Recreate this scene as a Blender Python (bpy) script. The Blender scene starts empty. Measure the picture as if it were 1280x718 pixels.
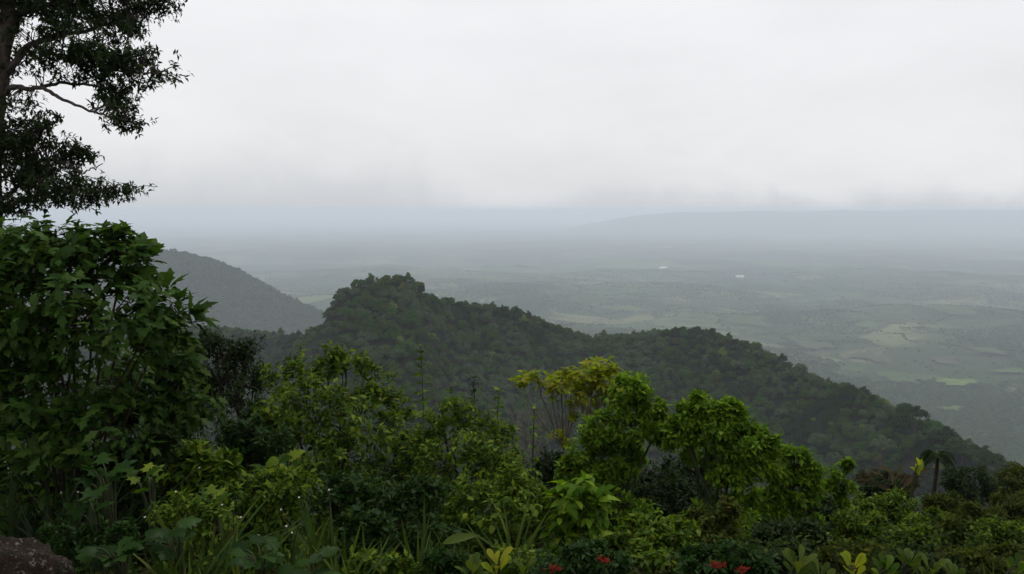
import bpy, math, random
import numpy as np
from mathutils import Matrix, Vector

random.seed(7)
RNG = np.random.default_rng(11)
SC = bpy.context.scene
COL = SC.collection
R = math.radians

# ------------------------------------------------------------------ camera
FPX = 1060.0                      # focal length in pixels of the 1280 px wide photograph
HOR = 264.0                       # row of the horizon
PITCH = math.atan((359 - HOR) / FPX)
cam_d = bpy.data.cameras.new("camera")
cam = bpy.data.objects.new("camera", cam_d)
COL.objects.link(cam)
cam_d.sensor_width = 36
cam_d.lens = 36 * FPX / 1280
cam_d.clip_start = 0.05
cam_d.clip_end = 120000
cam.location = (0, 0, 0)
cam.rotation_euler = (math.pi / 2 - PITCH, 0, 0)
SC.camera = cam
SC.render.resolution_x, SC.render.resolution_y = 1024, 574

def P(px, py, d):
    """world point seen at pixel (px, py), at the distance d measured along the ground ahead"""
    u, v = (px - 640) / FPX, (359 - py) / FPX
    c, s = math.cos(PITCH), math.sin(PITCH)
    x, y, z = u, c + v * s, -s + v * c
    return np.array([x / y * d, d, z / y * d])

def project(p):
    c, s = math.cos(PITCH), math.sin(PITCH)
    dep = p[..., 1] * c - p[..., 2] * s
    up = p[..., 1] * s + p[..., 2] * c
    return 640 + FPX * p[..., 0] / dep, 359 - FPX * up / dep

# ------------------------------------------------------------------ sky, sun, exposure
SUN_EL, SUN_AZ = 62, 25           # azimuth clockwise from the viewing direction
SC.view_settings.view_transform = 'Standard'
SC.view_settings.look = 'None'
SC.view_settings.gamma = 1
SC.view_settings.exposure = 0.0
SC.view_settings.use_curve_mapping = False

world = bpy.data.worlds.new("World")
SC.world = world
world.use_nodes = True
wt = world.node_tree
wt.nodes.clear()

class G:
    """small helper for writing node graphs"""
    def __init__(self, nt): self.nt = nt
    def n(self, typ, **kw):
        nd = self.nt.nodes.new(typ)
        for k, v in kw.items(): setattr(nd, k, v)
        return nd
    def put(self, v, sock):
        if isinstance(v, bpy.types.NodeSocket): self.nt.links.new(v, sock)
        elif v is not None: sock.default_value = v
    def m(self, op, a, b=None, c=None, clamp=False):
        nd = self.n('ShaderNodeMath', operation=op, use_clamp=clamp)
        self.put(a, nd.inputs[0]); self.put(b, nd.inputs[1]); self.put(c, nd.inputs[2])
        return nd.outputs[0]
    def ss(self, v, a, b, lo=0.0, hi=1.0):
        nd = self.n('ShaderNodeMapRange', interpolation_type='SMOOTHSTEP')
        self.put(v, nd.inputs[0])
        for i, x in enumerate((a, b, lo, hi)): self.put(x, nd.inputs[i + 1])
        return nd.outputs[0]
    def mix(self, f, a, b):
        nd = self.n('ShaderNodeMix', data_type='RGBA')
        self.put(f, nd.inputs[0]); self.put(a, nd.inputs[6]); self.put(b, nd.inputs[7])
        return nd.outputs[2]
    def noise(self, vec, scale, detail=4, rough=0.55, dist=0.0):
        nd = self.n('ShaderNodeTexNoise')
        self.put(vec, nd.inputs['Vector'])
        nd.inputs['Scale'].default_value = scale
        nd.inputs['Detail'].default_value = detail
        nd.inputs['Roughness'].default_value = rough
        nd.inputs['Distortion'].default_value = dist
        return nd.outputs[0]
    def ramp(self, f, stops, interp='LINEAR'):
        nd = self.n('ShaderNodeValToRGB')
        nd.color_ramp.interpolation = interp
        e = nd.color_ramp.elements
        while len(e) < len(stops): e.new(0.5)
        for el, (p, c) in zip(e, stops):
            el.position = p
            el.color = (*c, 1) if len(c) == 3 else c
        self.put(f, nd.inputs[0])
        return nd.outputs[0]

g = G(wt)
sky = g.n('ShaderNodeTexSky', sky_type='NISHITA', sun_disc=False)
sky.sun_elevation = R(SUN_EL)
sky.sun_rotation = R(SUN_AZ)
tc = g.n('ShaderNodeTexCoord')
sep = g.n('ShaderNodeSeparateXYZ')
wt.links.new(tc.outputs['Generated'], sep.inputs[0])
zc = g.m('MAXIMUM', sep.outputs[2], 0.0)
den = g.m('ADD', zc, 0.30)
cmb = g.n('ShaderNodeCombineXYZ')
cmb.inputs[2].default_value = 3.0
g.put(g.m('DIVIDE', sep.outputs[0], den), cmb.inputs[0])
g.put(g.m('DIVIDE', sep.outputs[1], den), cmb.inputs[1])
n1 = g.noise(cmb.outputs[0], 0.9, 5, 0.55, 0.4)
n2 = g.noise(cmb.outputs[0], 2.6, 5, 0.6, 0.3)
tex = g.m('ADD', g.m('MULTIPLY', g.ss(n1, 0.3, 0.7), 0.10), g.m('MULTIPLY', g.ss(n2, 0.3, 0.75), 0.03))
grad = g.m('ADD', 0.77, g.m('MULTIPLY', zc, 0.40))
lum = g.m('ADD', grad, g.m('MULTIPLY', tex, 0.8))
# low cloud: ragged grey-blue base that sinks into the haze, lower to the left, with a paler bank in the middle
n3 = g.noise(tc.outputs['Generated'], 9.0, 6, 0.62, 0.8)
n4 = g.noise(tc.outputs['Generated'], 2.2, 3, 0.5, 0.3)
base = g.m('ADD', zc, g.m('MULTIPLY', g.m('SUBTRACT', n3, 0.5), 0.07))
base = g.m('ADD', base, g.m('MULTIPLY', g.m('SUBTRACT', n4, 0.5), 0.06))
side = g.ss(sep.outputs[0], -0.15, 0.30)
top_ = g.m('SUBTRACT', 0.085, g.m('MULTIPLY', side, 0.06))
bx = g.m('DIVIDE', g.m('ADD', sep.outputs[0], 0.005), 0.085)
bank = g.m('POWER', 2.718, g.m('MULTIPLY', g.m('MULTIPLY', bx, bx), -1.0))
base = g.m('ADD', base, g.m('MULTIPLY', bank, 0.055))
nd = g.n('ShaderNodeMapRange', interpolation_type='SMOOTHSTEP')
g.put(base, nd.inputs[0]); nd.inputs[1].default_value = -0.012; g.put(top_, nd.inputs[2])
lowf = nd.outputs[0]
cl = g.n('ShaderNodeCombineColor')
STR = 0.1
g.put(g.m('MULTIPLY', lum, 0.985 / STR), cl.inputs[0])
g.put(g.m('MULTIPLY', lum, 0.985 / STR), cl.inputs[1])
g.put(g.m('MULTIPLY', lum, 1.0 / STR), cl.inputs[2])
clc = g.mix(lowf, (0.62 / STR, 0.635 / STR, 0.66 / STR, 1), cl.outputs[0])
bg = g.n('ShaderNodeBackground')
bg.inputs[1].default_value = STR
wt.links.new(g.mix(0.96, sky.outputs[0], clc), bg.inputs[0])
wo = g.n('ShaderNodeOutputWorld')
wt.links.new(bg.outputs[0], wo.inputs[0])

sun_d = bpy.data.lights.new("sun", 'SUN')
sun_d.energy = 1.5
sun_d.angle = R(12)
sun_d.color = (1.0, 0.96, 0.9)
sun = bpy.data.objects.new("sun", sun_d)
COL.objects.link(sun)
sdir = Vector((math.sin(R(SUN_AZ)) * math.cos(R(SUN_EL)), math.cos(R(SUN_AZ)) * math.cos(R(SUN_EL)), math.sin(R(SUN_EL))))
sun.rotation_euler = sdir.to_track_quat('Z', 'Y').to_euler()
sun.location = (20, 20, 60)

SC.cycles.volume_bounces = 1
SC.cycles.max_bounces = 8
SC.cycles.diffuse_bounces = 4
SC.cycles.transmission_bounces = 4
SC.cycles.use_denoising = True

# ------------------------------------------------------------------ helpers
def vnoise(x, y, seed=0):
    """smooth value noise in 0..1 on a unit lattice"""
    x = np.asarray(x, float); y = np.asarray(y, float)
    xi = np.floor(x).astype(np.int64); yi = np.floor(y).astype(np.int64)
    fx = x - xi; fy = y - yi
    fx = fx * fx * (3 - 2 * fx); fy = fy * fy * (3 - 2 * fy)
    def h(a, b):
        k = (a * 374761393 + b * 668265263 + seed * 974711) & 0x7fffffff
        k = ((k ^ (k >> 13)) * 1274126177) & 0x7fffffff
        return ((k ^ (k >> 16)) & 0xffff) / 65535.0
    a = h(xi, yi); b = h(xi + 1, yi); c = h(xi, yi + 1); d = h(xi + 1, yi + 1)
    return (a * (1 - fx) + b * fx) * (1 - fy) + (c * (1 - fx) + d * fx) * fy

def fbm(x, y, seed=0, octv=3):
    s = 0; a = 0.5; t = 0
    for i in range(octv):
        s = s + a * vnoise(np.asarray(x) * 2 ** i, np.asarray(y) * 2 ** i, seed + i); t += a; a *= 0.5
    return s / t

def mesh_of(name, verts, faces, mats=None, smooth=False, midx=None):
    """mesh from an (n,3) array and a list of (m,k) index arrays"""
    me = bpy.data.meshes.new(name)
    verts = np.asarray(verts, np.float32)
    if isinstance(faces, np.ndarray): faces = [faces]
    faces = [np.asarray(f, np.int32) for f in faces if len(f)]
    me.vertices.add(len(verts))
    me.vertices.foreach_set("co", verts.ravel())
    tot = np.concatenate([np.full(len(f), f.shape[1], np.int32) for f in faces])
    idx = np.concatenate([f.ravel() for f in faces])
    me.loops.add(len(idx))
    me.loops.foreach_set("vertex_index", idx)
    me.polygons.add(len(tot))
    start = np.concatenate([[0], np.cumsum(tot)[:-1]]).astype(np.int32)
    me.polygons.foreach_set("loop_start", start)
    me.polygons.foreach_set("loop_total", tot)
    if smooth: me.polygons.foreach_set("use_smooth", np.ones(len(tot), bool))
    if midx is not None: me.polygons.foreach_set("material_index", np.asarray(midx, np.int32))
    me.update(calc_edges=True)
    for m_ in (mats if isinstance(mats, (list, tuple)) else [mats]):
        if m_: me.materials.append(m_)
    return me

def link(name, me, parent=None, loc=None):
    o = bpy.data.objects.new(name, me)
    COL.objects.link(o)
    if parent is not None: o.parent = parent
    if loc is not None: o.location = [float(c) for c in loc]
    return o

def tag(o, label, cat, group=None):
    o['label'] = label; o['category'] = cat
    if group: o['group'] = group
    return o

def empty(name, loc, label, cat, group=None):
    o = bpy.data.objects.new(name, None)
    o.empty_display_size = 0.2
    COL.objects.link(o)
    o.location = [float(c) for c in loc]
    return tag(o, label, cat, group)

def tube(pts, rads, sides=6):
    pts = np.asarray(pts, float); n = len(pts)
    rads = np.broadcast_to(np.asarray(rads, float), (n,))
    t = np.gradient(pts, axis=0)
    t /= np.linalg.norm(t, axis=1, keepdims=True) + 1e-9
    ref = np.array([0.31, 0.95, 0.05]) if abs(t[:, 2]).mean() > 0.6 else np.array([0.05, 0.1, 1.0])
    a = np.cross(t, ref); a /= np.linalg.norm(a, axis=1, keepdims=True) + 1e-9
    b = np.cross(t, a)
    th = np.linspace(0, 2 * np.pi, sides, endpoint=False)
    v = pts[:, None] + rads[:, None, None] * (np.cos(th)[None, :, None] * a[:, None] + np.sin(th)[None, :, None] * b[:, None])
    i = np.arange(n - 1)[:, None] * sides; k = np.arange(sides)[None]
    k2 = (k + 1) % sides
    f = np.stack([i + k, i + k2, i + sides + k2, i + sides + k], -1).reshape(-1, 4)
    return v.reshape(-1, 3), f

class Bag:
    """collects pieces with quad and triangle faces into one mesh"""
    def __init__(self): self.v = []; self.q = []; self.t = []; self.n = 0
    def add(self, v, f):
        v = np.asarray(v); f = np.asarray(f)
        (self.q if f.shape[1] == 4 else self.t).append(f + self.n)
        self.v.append(v); self.n += len(v)
    def mesh(self, name, mats, smooth=False, origin=(0, 0, 0)):
        fs = []
        if self.q: fs.append(np.concatenate(self.q))
        if self.t: fs.append(np.concatenate(self.t))
        return mesh_of(name, np.concatenate(self.v) - np.asarray(origin), fs, mats, smooth)

def unit(a): return a / (np.linalg.norm(a, axis=-1, keepdims=True) + 1e-9)

def bez(a, b, c, n):
    t = np.linspace(0, 1, n)[:, None]
    return (1 - t) ** 2 * np.asarray(a) + 2 * t * (1 - t) * np.asarray(b) + t * t * np.asarray(c)

# ------------------------------------------------------------------ materials
def mat(name):
    m = bpy.data.materials.new(name)
    m.use_nodes = True
    m.node_tree.nodes.clear()
    gg = G(m.node_tree)
    out = gg.n('ShaderNodeOutputMaterial')
    return m, gg, out

def rand01(gg):
    oi = gg.n('ShaderNodeObjectInfo'); ge = gg.n('ShaderNodeNewGeometry')
    return gg.m('FRACT', gg.m('ADD', oi.outputs['Random'], ge.outputs['Random Per Island']))

def leaf_mat(name, cols, trans=0.3, rough=0.45, spec=0.35, tmul=1.6):
    spec *= 0.03
    rough += 0.08
    m, gg, out = mat(name)
    rnd = rand01(gg)
    k = len(cols)
    c = gg.ramp(rnd, [(i / max(1, k - 1), col) for i, col in enumerate(cols)])
    ge = gg.n('ShaderNodeNewGeometry')
    tcn = gg.n('ShaderNodeTexCoord')
    mot = gg.noise(tcn.outputs['Object'], 35, 2)
    c = gg.mix(gg.m('MULTIPLY', gg.ss(mot, 0.35, 0.7), 0.35), c, gg.mix(0.5, c, (cols[0][0] * .5, cols[0][1] * .5, cols[0][2] * .5, 1)))
    pale = gg.mix(0.12, c, (0.07, 0.10, 0.05, 1))
    c2 = gg.mix(ge.outputs['Backfacing'], c, pale)
    df = gg.n('ShaderNodeBsdfDiffuse')
    gg.put(c2, df.inputs[0])
    gl = gg.n('ShaderNodeBsdfGlossy')
    gl.inputs['Roughness'].default_value = rough
    gl.inputs['Color'].default_value = (0.9, 1.0, 0.85, 1)
    pb = gg.n('ShaderNodeMixShader')
    pb.inputs[0].default_value = spec
    gg.nt.links.new(df.outputs[0], pb.inputs[1]); gg.nt.links.new(gl.outputs[0], pb.inputs[2])
    tr = gg.n('ShaderNodeBsdfTranslucent')
    tcol = gg.n('ShaderNodeVectorMath', operation='MULTIPLY')
    gg.put(c, tcol.inputs[0])
    tcol.inputs[1].default_value = (tmul * 1.1, tmul * 1.15, tmul * 0.45)
    gg.put(tcol.outputs[0], tr.inputs[0])
    mx = gg.n('ShaderNodeMixShader')
    mx.inputs[0].default_value = trans
    gg.nt.links.new(pb.outputs[0], mx.inputs[1]); gg.nt.links.new(tr.outputs[0], mx.inputs[2])
    gg.nt.links.new(mx.outputs[0], out.inputs[0])
    return m

def plain_mat(name, col, rough=0.8, spec=0.2, scale=20, amt=0.5, col2=None, bump=0.0):
    m, gg, out = mat(name)
    tcn = gg.n('ShaderNodeTexCoord')
    nz = gg.noise(tcn.outputs['Object'], scale, 5, 0.6)
    col2 = col2 or tuple(x * (1 - amt) for x in col)
    pb = gg.n('ShaderNodeBsdfPrincipled')
    gg.put(gg.mix(gg.ss(nz, 0.35, 0.65), (*col, 1), (*col2, 1)), pb.inputs['Base Color'])
    pb.inputs['Roughness'].default_value = rough
    pb.inputs['Specular IOR Level'].default_value = spec
    if bump:
        bp = gg.n('ShaderNodeBump')
        bp.inputs['Strength'].default_value = bump
        gg.put(nz, bp.inputs['Height'])
        gg.put(bp.outputs[0], pb.inputs['Normal'])
    gg.nt.links.new(pb.outputs[0], out.inputs[0])
    return m

M_bark = plain_mat("bark", (0.075, 0.06, 0.05), 0.9, 0.1, 14, 0.5, bump=0.4)
M_paletwig = plain_mat("pale_twig", (0.17, 0.155, 0.125), 0.9, 0.1, 14, 0.4)
M_stem = plain_mat("green_stem", (0.035, 0.042, 0.016), 0.7, 0.2, 14, 0.4)
M_brownstem = plain_mat("brown_stem", (0.035, 0.026, 0.016), 0.8, 0.2, 14, 0.4)
M_soil = plain_mat("soil", (0.022, 0.018, 0.010), 0.95, 0.0, 3, 0.5, (0.012, 0.016, 0.005))
M_floor = plain_mat("forest_floor", (0.016, 0.020, 0.010), 0.95, 0.05, 0.2, 0.4)

# ------------------------------------------------------------------ terrain functions
def z_near(x, y):
    """the slope below the lookout"""
    x = np.asarray(x, float); y = np.asarray(y, float)
    z = -1.65 - 0.36 * np.clip(y - 3.2, 0, 8.8) - 0.40 * np.clip(y - 12, 0, 18) - 0.52 * np.clip(y - 30, 0, 60) - 0.42 * np.clip(y - 90, 0, None)
    z = z + 0.25 * (fbm(x * 0.5, y * 0.5, 3) - 0.5) * np.clip(y / 8, 0.2, 3)
    return z

def curve(px, pts, j):
    a = np.array(pts, float)
    return np.interp(px, a[:, 0], a[:, j])

# ridges: pixel column, row of the tree tops, distance
HILL = [(-500, 375, 980), (0, 385, 930), (150, 392, 880), (260, 400, 820), (330, 407, 760), (376, 410, 640), (392, 406, 570), (406, 386, 555), (424, 356, 550), (452, 344, 550),
        (485, 339, 555), (516, 345, 560), (535, 361, 570), (560, 369, 590), (600, 372, 610), (650, 381, 630), (700, 399, 655), (740, 413, 670),
        (780, 409, 668), (830, 403, 650), (870, 402, 630), (910, 411, 605), (960, 431, 575), (1000, 453, 550), (1050, 473, 510), (1100, 488, 470),
        (1150, 511, 425), (1200, 537, 390), (1250, 562, 365), (1290, 584, 350), (1400, 625, 330), (1800, 700, 300)]
FAR = [(-600, 290, 1700), (0, 296, 1600), (120, 302, 1550), (195, 309, 1500), (230, 313, 1490), (270, 323, 1480), (300, 335, 1470), (330, 353, 1450), (360, 369, 1430),
       (385, 380, 1410), (405, 388, 1390), (430, 402, 1360), (470, 424, 1330), (520, 450, 1300), (600, 490, 1280), (700, 540, 1250)]
FAR = [(a_, b_, c_ * 1.8) for a_, b_, c_ in FAR]

def ridge_z(px, pts, tree):
    py = curve(px, pts, 1); d = curve(px, pts, 2)
    pz = np.array([P(a, b, c)[2] for a, b, c in zip(np.ravel(px), np.ravel(py), np.ravel(d))]).reshape(np.shape(px))
    return pz - tree, d

def hill_point(px, s, pts, front, back, tree, seed):
    """s is metres in front of (negative) or behind (positive) the ridge"""
    zr, d = ridge_z(px, pts, tree)
    y = d + s
    x = (px - 640) / FPX / (math.cos(PITCH)) * y
    fall = np.where(s < 0, front * np.abs(s) ** 1.0, back * s)
    soft = 12.0
    fall = np.where(np.abs(s) < soft, fall * np.abs(s) / soft, fall - 0)
    w = np.clip(np.abs(s) / 30, 0, 1) 
    gul = (fbm(x / 70, y / 90, seed) - 0.5) * 26 * w + (fbm(x / 22, y / 26, seed + 9) - 0.5) * 6 * np.clip(np.abs(s) / 12, 0.15, 1)
    return np.stack([x, y, zr - fall + gul], -1)

def hill_sheet(name, pxs, ss, pts, front, back, tree, seed):
    A, S = np.meshgrid(np.array(pxs, float), np.array(ss, float))
    v = hill_point(A, S, pts, front, back, tree, seed)
    h, w = A.shape
    i = np.arange(h - 1)[:, None] * w; j = np.arange(w - 1)[None]
    f = np.stack([i + j, i + j + 1, i + w + j + 1, i + w + j], -1).reshape(-1, 4)
    o = link(name, mesh_of(name, v.reshape(-1, 3), f, M_floor, True))
    o['kind'] = 'structure'
    return o

ss = np.concatenate([np.linspace(-330, -60, 46), np.linspace(-54, 60, 30), np.linspace(75, 1200, 24)])
hill = hill_sheet("forested_hill", np.arange(-300, 1701, 8), ss, HILL, 0.52, 0.62, 7.5, 21)
ss = np.concatenate([np.linspace(-900, -60, 56), np.linspace(-54, 60, 20), np.linspace(75, 1500, 24)])
far_hill = hill_sheet("far_hill", np.arange(-500, 701, 8), ss, FAR, 0.40, 0.45, 6.0, 57)

# the slope under the plants
ys = np.concatenate([np.linspace(-30, 0, 9), np.linspace(0.6, 40, 80), np.linspace(43, 420, 60)])
xs = np.concatenate([np.linspace(-260, -40, 20), np.linspace(-38, 38, 96), np.linspace(40, 260, 20)])
X, Y = np.meshgrid(xs, ys)
h, w = X.shape
i = np.arange(h - 1)[:, None] * w; j = np.arange(w - 1)[None]
o = link("slope", mesh_of("slope", np.stack([X, Y, z_near(X, Y)], -1).reshape(-1, 3), np.stack([i + j, i + j + 1, i + w + j + 1, i + w + j], -1).reshape(-1, 4), M_soil, True))
o['kind'] = 'structure'

# the plain far below
ZP = -450.0
def z_plain(x, y):
    r = np.hypot(x, y)
    return ZP + (fbm(np.asarray(x) / 2600, np.asarray(y) / 2600, 5) - 0.5) * 70 * np.clip(r / 3000, 0, 1) + (fbm(np.asarray(x) / 500, np.asarray(y) / 500, 15) - 0.5) * 48 + (fbm(np.asarray(x) / 900, np.asarray(y) / 700, 35, 4) - 0.5) * 100 * np.clip((r - 1500) / 2500, 0, 1) * np.clip((16000 - r) / 8000, 0, 1)

def plain_material():
    m, gg, out = mat("plain_fields")
    tcn = gg.n('ShaderNodeTexCoord')
    mp = gg.n('ShaderNodeMapping'); mp.inputs['Scale'].default_value = (0.001, 0.001, 0.001)
    gg.put(tcn.outputs['Object'], mp.inputs[0])
    v = mp.outputs[0]
    vor = gg.n('ShaderNodeTexVoronoi'); gg.put(v, vor.inputs['Vector']); vor.inputs['Scale'].default_value = 3.4
    cell = gg.n('ShaderNodeSeparateColor'); gg.put(vor.outputs['Color'], cell.inputs[0])
    fld = gg.ramp(cell.outputs[0], [(0.0, (0.022, 0.042, 0.018)), (0.3, (0.036, 0.062, 0.026)), (0.55, (0.058, 0.090, 0.036)), (0.75, (0.088, 0.115, 0.048)), (0.9, (0.12, 0.13, 0.062)), (1.0, (0.10, 0.095, 0.062))])
    edge = gg.n('ShaderNodeTexVoronoi', feature='DISTANCE_TO_EDGE'); gg.put(v, edge.inputs['Vector']); edge.inputs['Scale'].default_value = 3.4
    wob = gg.noise(v, 22, 4, 0.65)
    hedge = gg.ss(gg.m('ADD', edge.outputs[0], gg.m('MULTIPLY', gg.m('SUBTRACT', wob, 0.5), 0.16)), 0.02, 0.06, 1, 0)
    woodsbig = gg.ss(gg.noise(v, 0.8, 5, 0.65, 0.6), 0.47, 0.55)
    woodsm = gg.ss(gg.noise(v, 5.5, 5, 0.7), 0.52, 0.58)
    dots = gg.ss(gg.noise(v, 40, 3, 0.7), 0.54, 0.62)
    wood = gg.m('MAXIMUM', gg.m('MULTIPLY', woodsbig, 0.8), gg.m('MAXIMUM', gg.m('MULTIPLY', woodsm, 0.9), gg.m('MAXIMUM', gg.m('MULTIPLY', hedge, 0.9), gg.m('MULTIPLY', dots, 0.5))))
    wc = gg.mix(gg.ss(gg.noise(v, 70, 3, 0.7), 0.35, 0.65), (0.018, 0.028, 0.014, 1), (0.036, 0.052, 0.022, 1))
    c = gg.mix(wood, fld, wc)
    pb = gg.n('ShaderNodeBsdfDiffuse')
    gg.put(c, pb.inputs[0])
    gg.nt.links.new(pb.outputs[0], out.inputs[0])
    return m
M_plain = plain_material()
rr = np.concatenate([[0.0, 300], np.geomspace(600, 40000, 150)])
az = np.concatenate([np.arange(-42, 42.01, 0.4), np.arange(48, 318, 6)])
RRm, AZm = np.meshgrid(rr, np.radians(az), indexing='ij')
X = RRm * np.sin(AZm); Y = RRm * np.cos(AZm)
h, w = X.shape
i = np.arange(h - 1)[:, None] * w; j = np.arange(w)[None]; j2 = (j + 1) % w
pv = np.stack([X, Y, z_plain(X, Y)], -1).reshape(-1, 3)
o = link("plain_ground", mesh_of("plain_ground", pv, np.stack([i + j, i + j2, i + w + j2, i + w + j], -1).reshape(-1, 4), M_plain, True))
o['kind'] = 'structure'
PLAIN_LOW = float(pv[:, 2].min())

# mountain range closing the plain on the right
MT = [(100, 330), (560, 318), (660, 296), (740, 278), (800, 269), (850, 265), (890, 263.5), (930, 262.5), (1010, 263), (1090, 262), (1160, 261.5), (1220, 262), (1290, 264), (1400, 265), (1700, 262.5), (2200, 266)]
pxs = np.arange(100, 2201, 12).astype(float)
A, S = np.meshgrid(pxs, np.linspace(-3800, 3000, 70))
top = (fbm(A / 60, A * 0 + 3, 8, 3) - 0.5) * 5 + np.interp(A, [m_[0] for m_ in MT], [m_[1] for m_ in MT])
D0 = 19000.0
zt = -(top - HOR) / FPX * D0
yy = D0 + S + (fbm(A / 150, S / 1500, 77) - 0.5) * 900
xx = (A - 640) / FPX * yy
tt = np.clip(1 - np.abs(S) / 3800, 0, 1)
zz = (ZP - 60) + (zt - ZP + 60) * (tt ** 1.15) + (fbm(xx / 900, yy / 900, 41, 4) - 0.5) * 170 * tt * (1 - tt) * 2
h, w = A.shape
i = np.arange(h - 1)[:, None] * w; j = np.arange(w - 1)[None]
M_mtn = plain_mat("mountain_forest", (0.03, 0.045, 0.022), 0.95, 0.0, 0.004, 0.4, (0.065, 0.085, 0.035))
o = link("mountain_range", mesh_of("mountain_range", np.stack([xx, yy, zz], -1).reshape(-1, 3), np.stack([i + j, i + j + 1, i + w + j + 1, i + w + j], -1).reshape(-1, 4), M_mtn, True))
o['kind'] = 'structure'

# pale pastures on the plain
def field(px, py, wpx, dep, col, seed):
    d = -ZP * FPX / (py - HOR)
    c = P(px, py, d)
    n = 26
    a = np.linspace(0, 2 * np.pi, n, endpoint=False)
    r = 0.9 + (fbm(np.cos(a) * 2.6 + seed, np.sin(a) * 2.6, seed) - 0.5) * 1.7
    x = c[0] + np.cos(a) * r * wpx / FPX * d * 0.5; y = d + np.sin(a) * r * dep * 0.5
    rings = [np.stack([c[0] + (x - c[0]) * k, d + (y - d) * k], -1) for k in (0.02, 0.15, 0.3, 0.45, 0.6, 0.75, 0.88, 1.0)]
    v = np.concatenate(rings)
    z = z_plain(v[:, 0], v[:, 1]) + 7.0
    q = []
    for k in range(7):
        b = k * n; jj = np.arange(n)
        q.append(np.stack([b + jj, b + (jj + 1) % n, b + n + (jj + 1) % n, b + n + jj], -1))
    o = link("field", mesh_of("field", np.column_stack([v, z]), np.concatenate(q), plain_mat("pasture", col, 0.95, 0.0, 0.02, 0.3)))
    o['kind'] = 'structure'
for k, f_ in enumerate([(1192, 482, 42, 85, (0.10, 0.145, 0.04)), (1190, 507, 36, 55, (0.075, 0.115, 0.035)), (1266, 472, 40, 70, (0.075, 0.115, 0.035)),
                        (1120, 475, 36, 130, (0.06, 0.09, 0.035)), (1232, 447, 40, 160, (0.05, 0.075, 0.03)), (1180, 452, 30, 120, (0.065, 0.068, 0.038)),
                        (1085, 448, 46, 170, (0.06, 0.068, 0.036)), (1010, 432, 40, 180, (0.06, 0.075, 0.036)), (790, 330, 120, 700, (0.085, 0.115, 0.055)),
                        (735, 336, 80, 500, (0.08, 0.11, 0.05)), (860, 338, 70, 400, (0.08, 0.105, 0.05)), (690, 344, 60, 400, (0.065, 0.095, 0.04)), (640, 330, 70, 600, (0.07, 0.095, 0.045)),
                        (1100, 374, 70, 400, (0.06, 0.085, 0.035)), (935, 405, 50, 260, (0.055, 0.085, 0.033)), (1190, 402, 50, 300, (0.055, 0.085, 0.035)), (560, 322, 80, 900, (0.075, 0.095, 0.045)),
                        (360, 364, 26, 120, (0.12, 0.14, 0.07))]):
    field(*f_, seed=k + 3)

# white farm sheds
M_white = plain_mat("white_wall", (0.8, 0.8, 0.78), 0.7, 0.2, 0.4, 0.1)
M_tin = plain_mat("tin_roof", (0.72, 0.73, 0.74), 0.5, 0.3, 0.4, 0.15)
M_darkdoor = plain_mat("dark_door", (0.06, 0.06, 0.06), 0.7, 0.2, 0.4, 0.1)
def shed(px, py, wm, rot, label):
    d = -ZP * FPX / (py - HOR)
    c = P(px, py, d); c[2] = float(z_plain(c[0], c[1])) + 4
    r = empty("farm_shed", c, label, "farm building")
    r.rotation_euler.z = rot
    L, W, H = wm / 2, wm / 5, wm / 9
    v = [(-L, -W, -5), (L, -W, -5), (L, W, -5), (-L, W, -5), (-L, -W, H), (L, -W, H), (L, W, H), (-L, W, H), (-L, 0, H * 1.6), (L, 0, H * 1.6)]
    link("wall", mesh_of("wall", v, [np.array([(0, 1, 5, 4), (1, 2, 6, 5), (2, 3, 7, 6), (3, 0, 4, 7)]), np.array([(5, 6, 9), (7, 4, 8)])], M_white), r)
    e = 1.05
    v = [(-L * e, -W * e * 1.1, H - 0.4), (L * e, -W * e * 1.1, H - 0.4), (L * e, 0, H * 1.6 + 0.3), (-L * e, 0, H * 1.6 + 0.3), (L * e, W * e * 1.1, H - 0.4), (-L * e, W * e * 1.1, H - 0.4)]
    v += [(a, b, z_ + 0.5) for a, b, z_ in v]
    link("roof", mesh_of("roof", v, np.array([(0, 1, 2, 3), (3, 2, 4, 5), (6, 7, 8, 9), (9, 8, 10, 11), (0, 1, 7, 6), (4, 5, 11, 10), (1, 2, 8, 7), (2, 4, 10, 8), (3, 0, 6, 9), (5, 3, 9, 11)]), M_tin), r)
    dw = wm / 14
    v = [(a, b, z_) for b in (-W - 0.15, -W + 0.1) for a, z_ in ((-dw, 0), (dw, 0), (dw, H * 0.7), (-dw, H * 0.7))]
    link("door", mesh_of("door", v, np.array([(0, 1, 2, 3), (4, 5, 6, 7), (0, 1, 5, 4), (1, 2, 6, 5), (2, 3, 7, 6), (3, 0, 4, 7)]), M_darkdoor), r)
shed(829, 338, 60, 0.35, "white farm shed set at an angle among the pale pastures on the plain")
shed(925, 343, 55, -0.1, "white farm shed on the plain to the right of the pale pastures")

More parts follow.
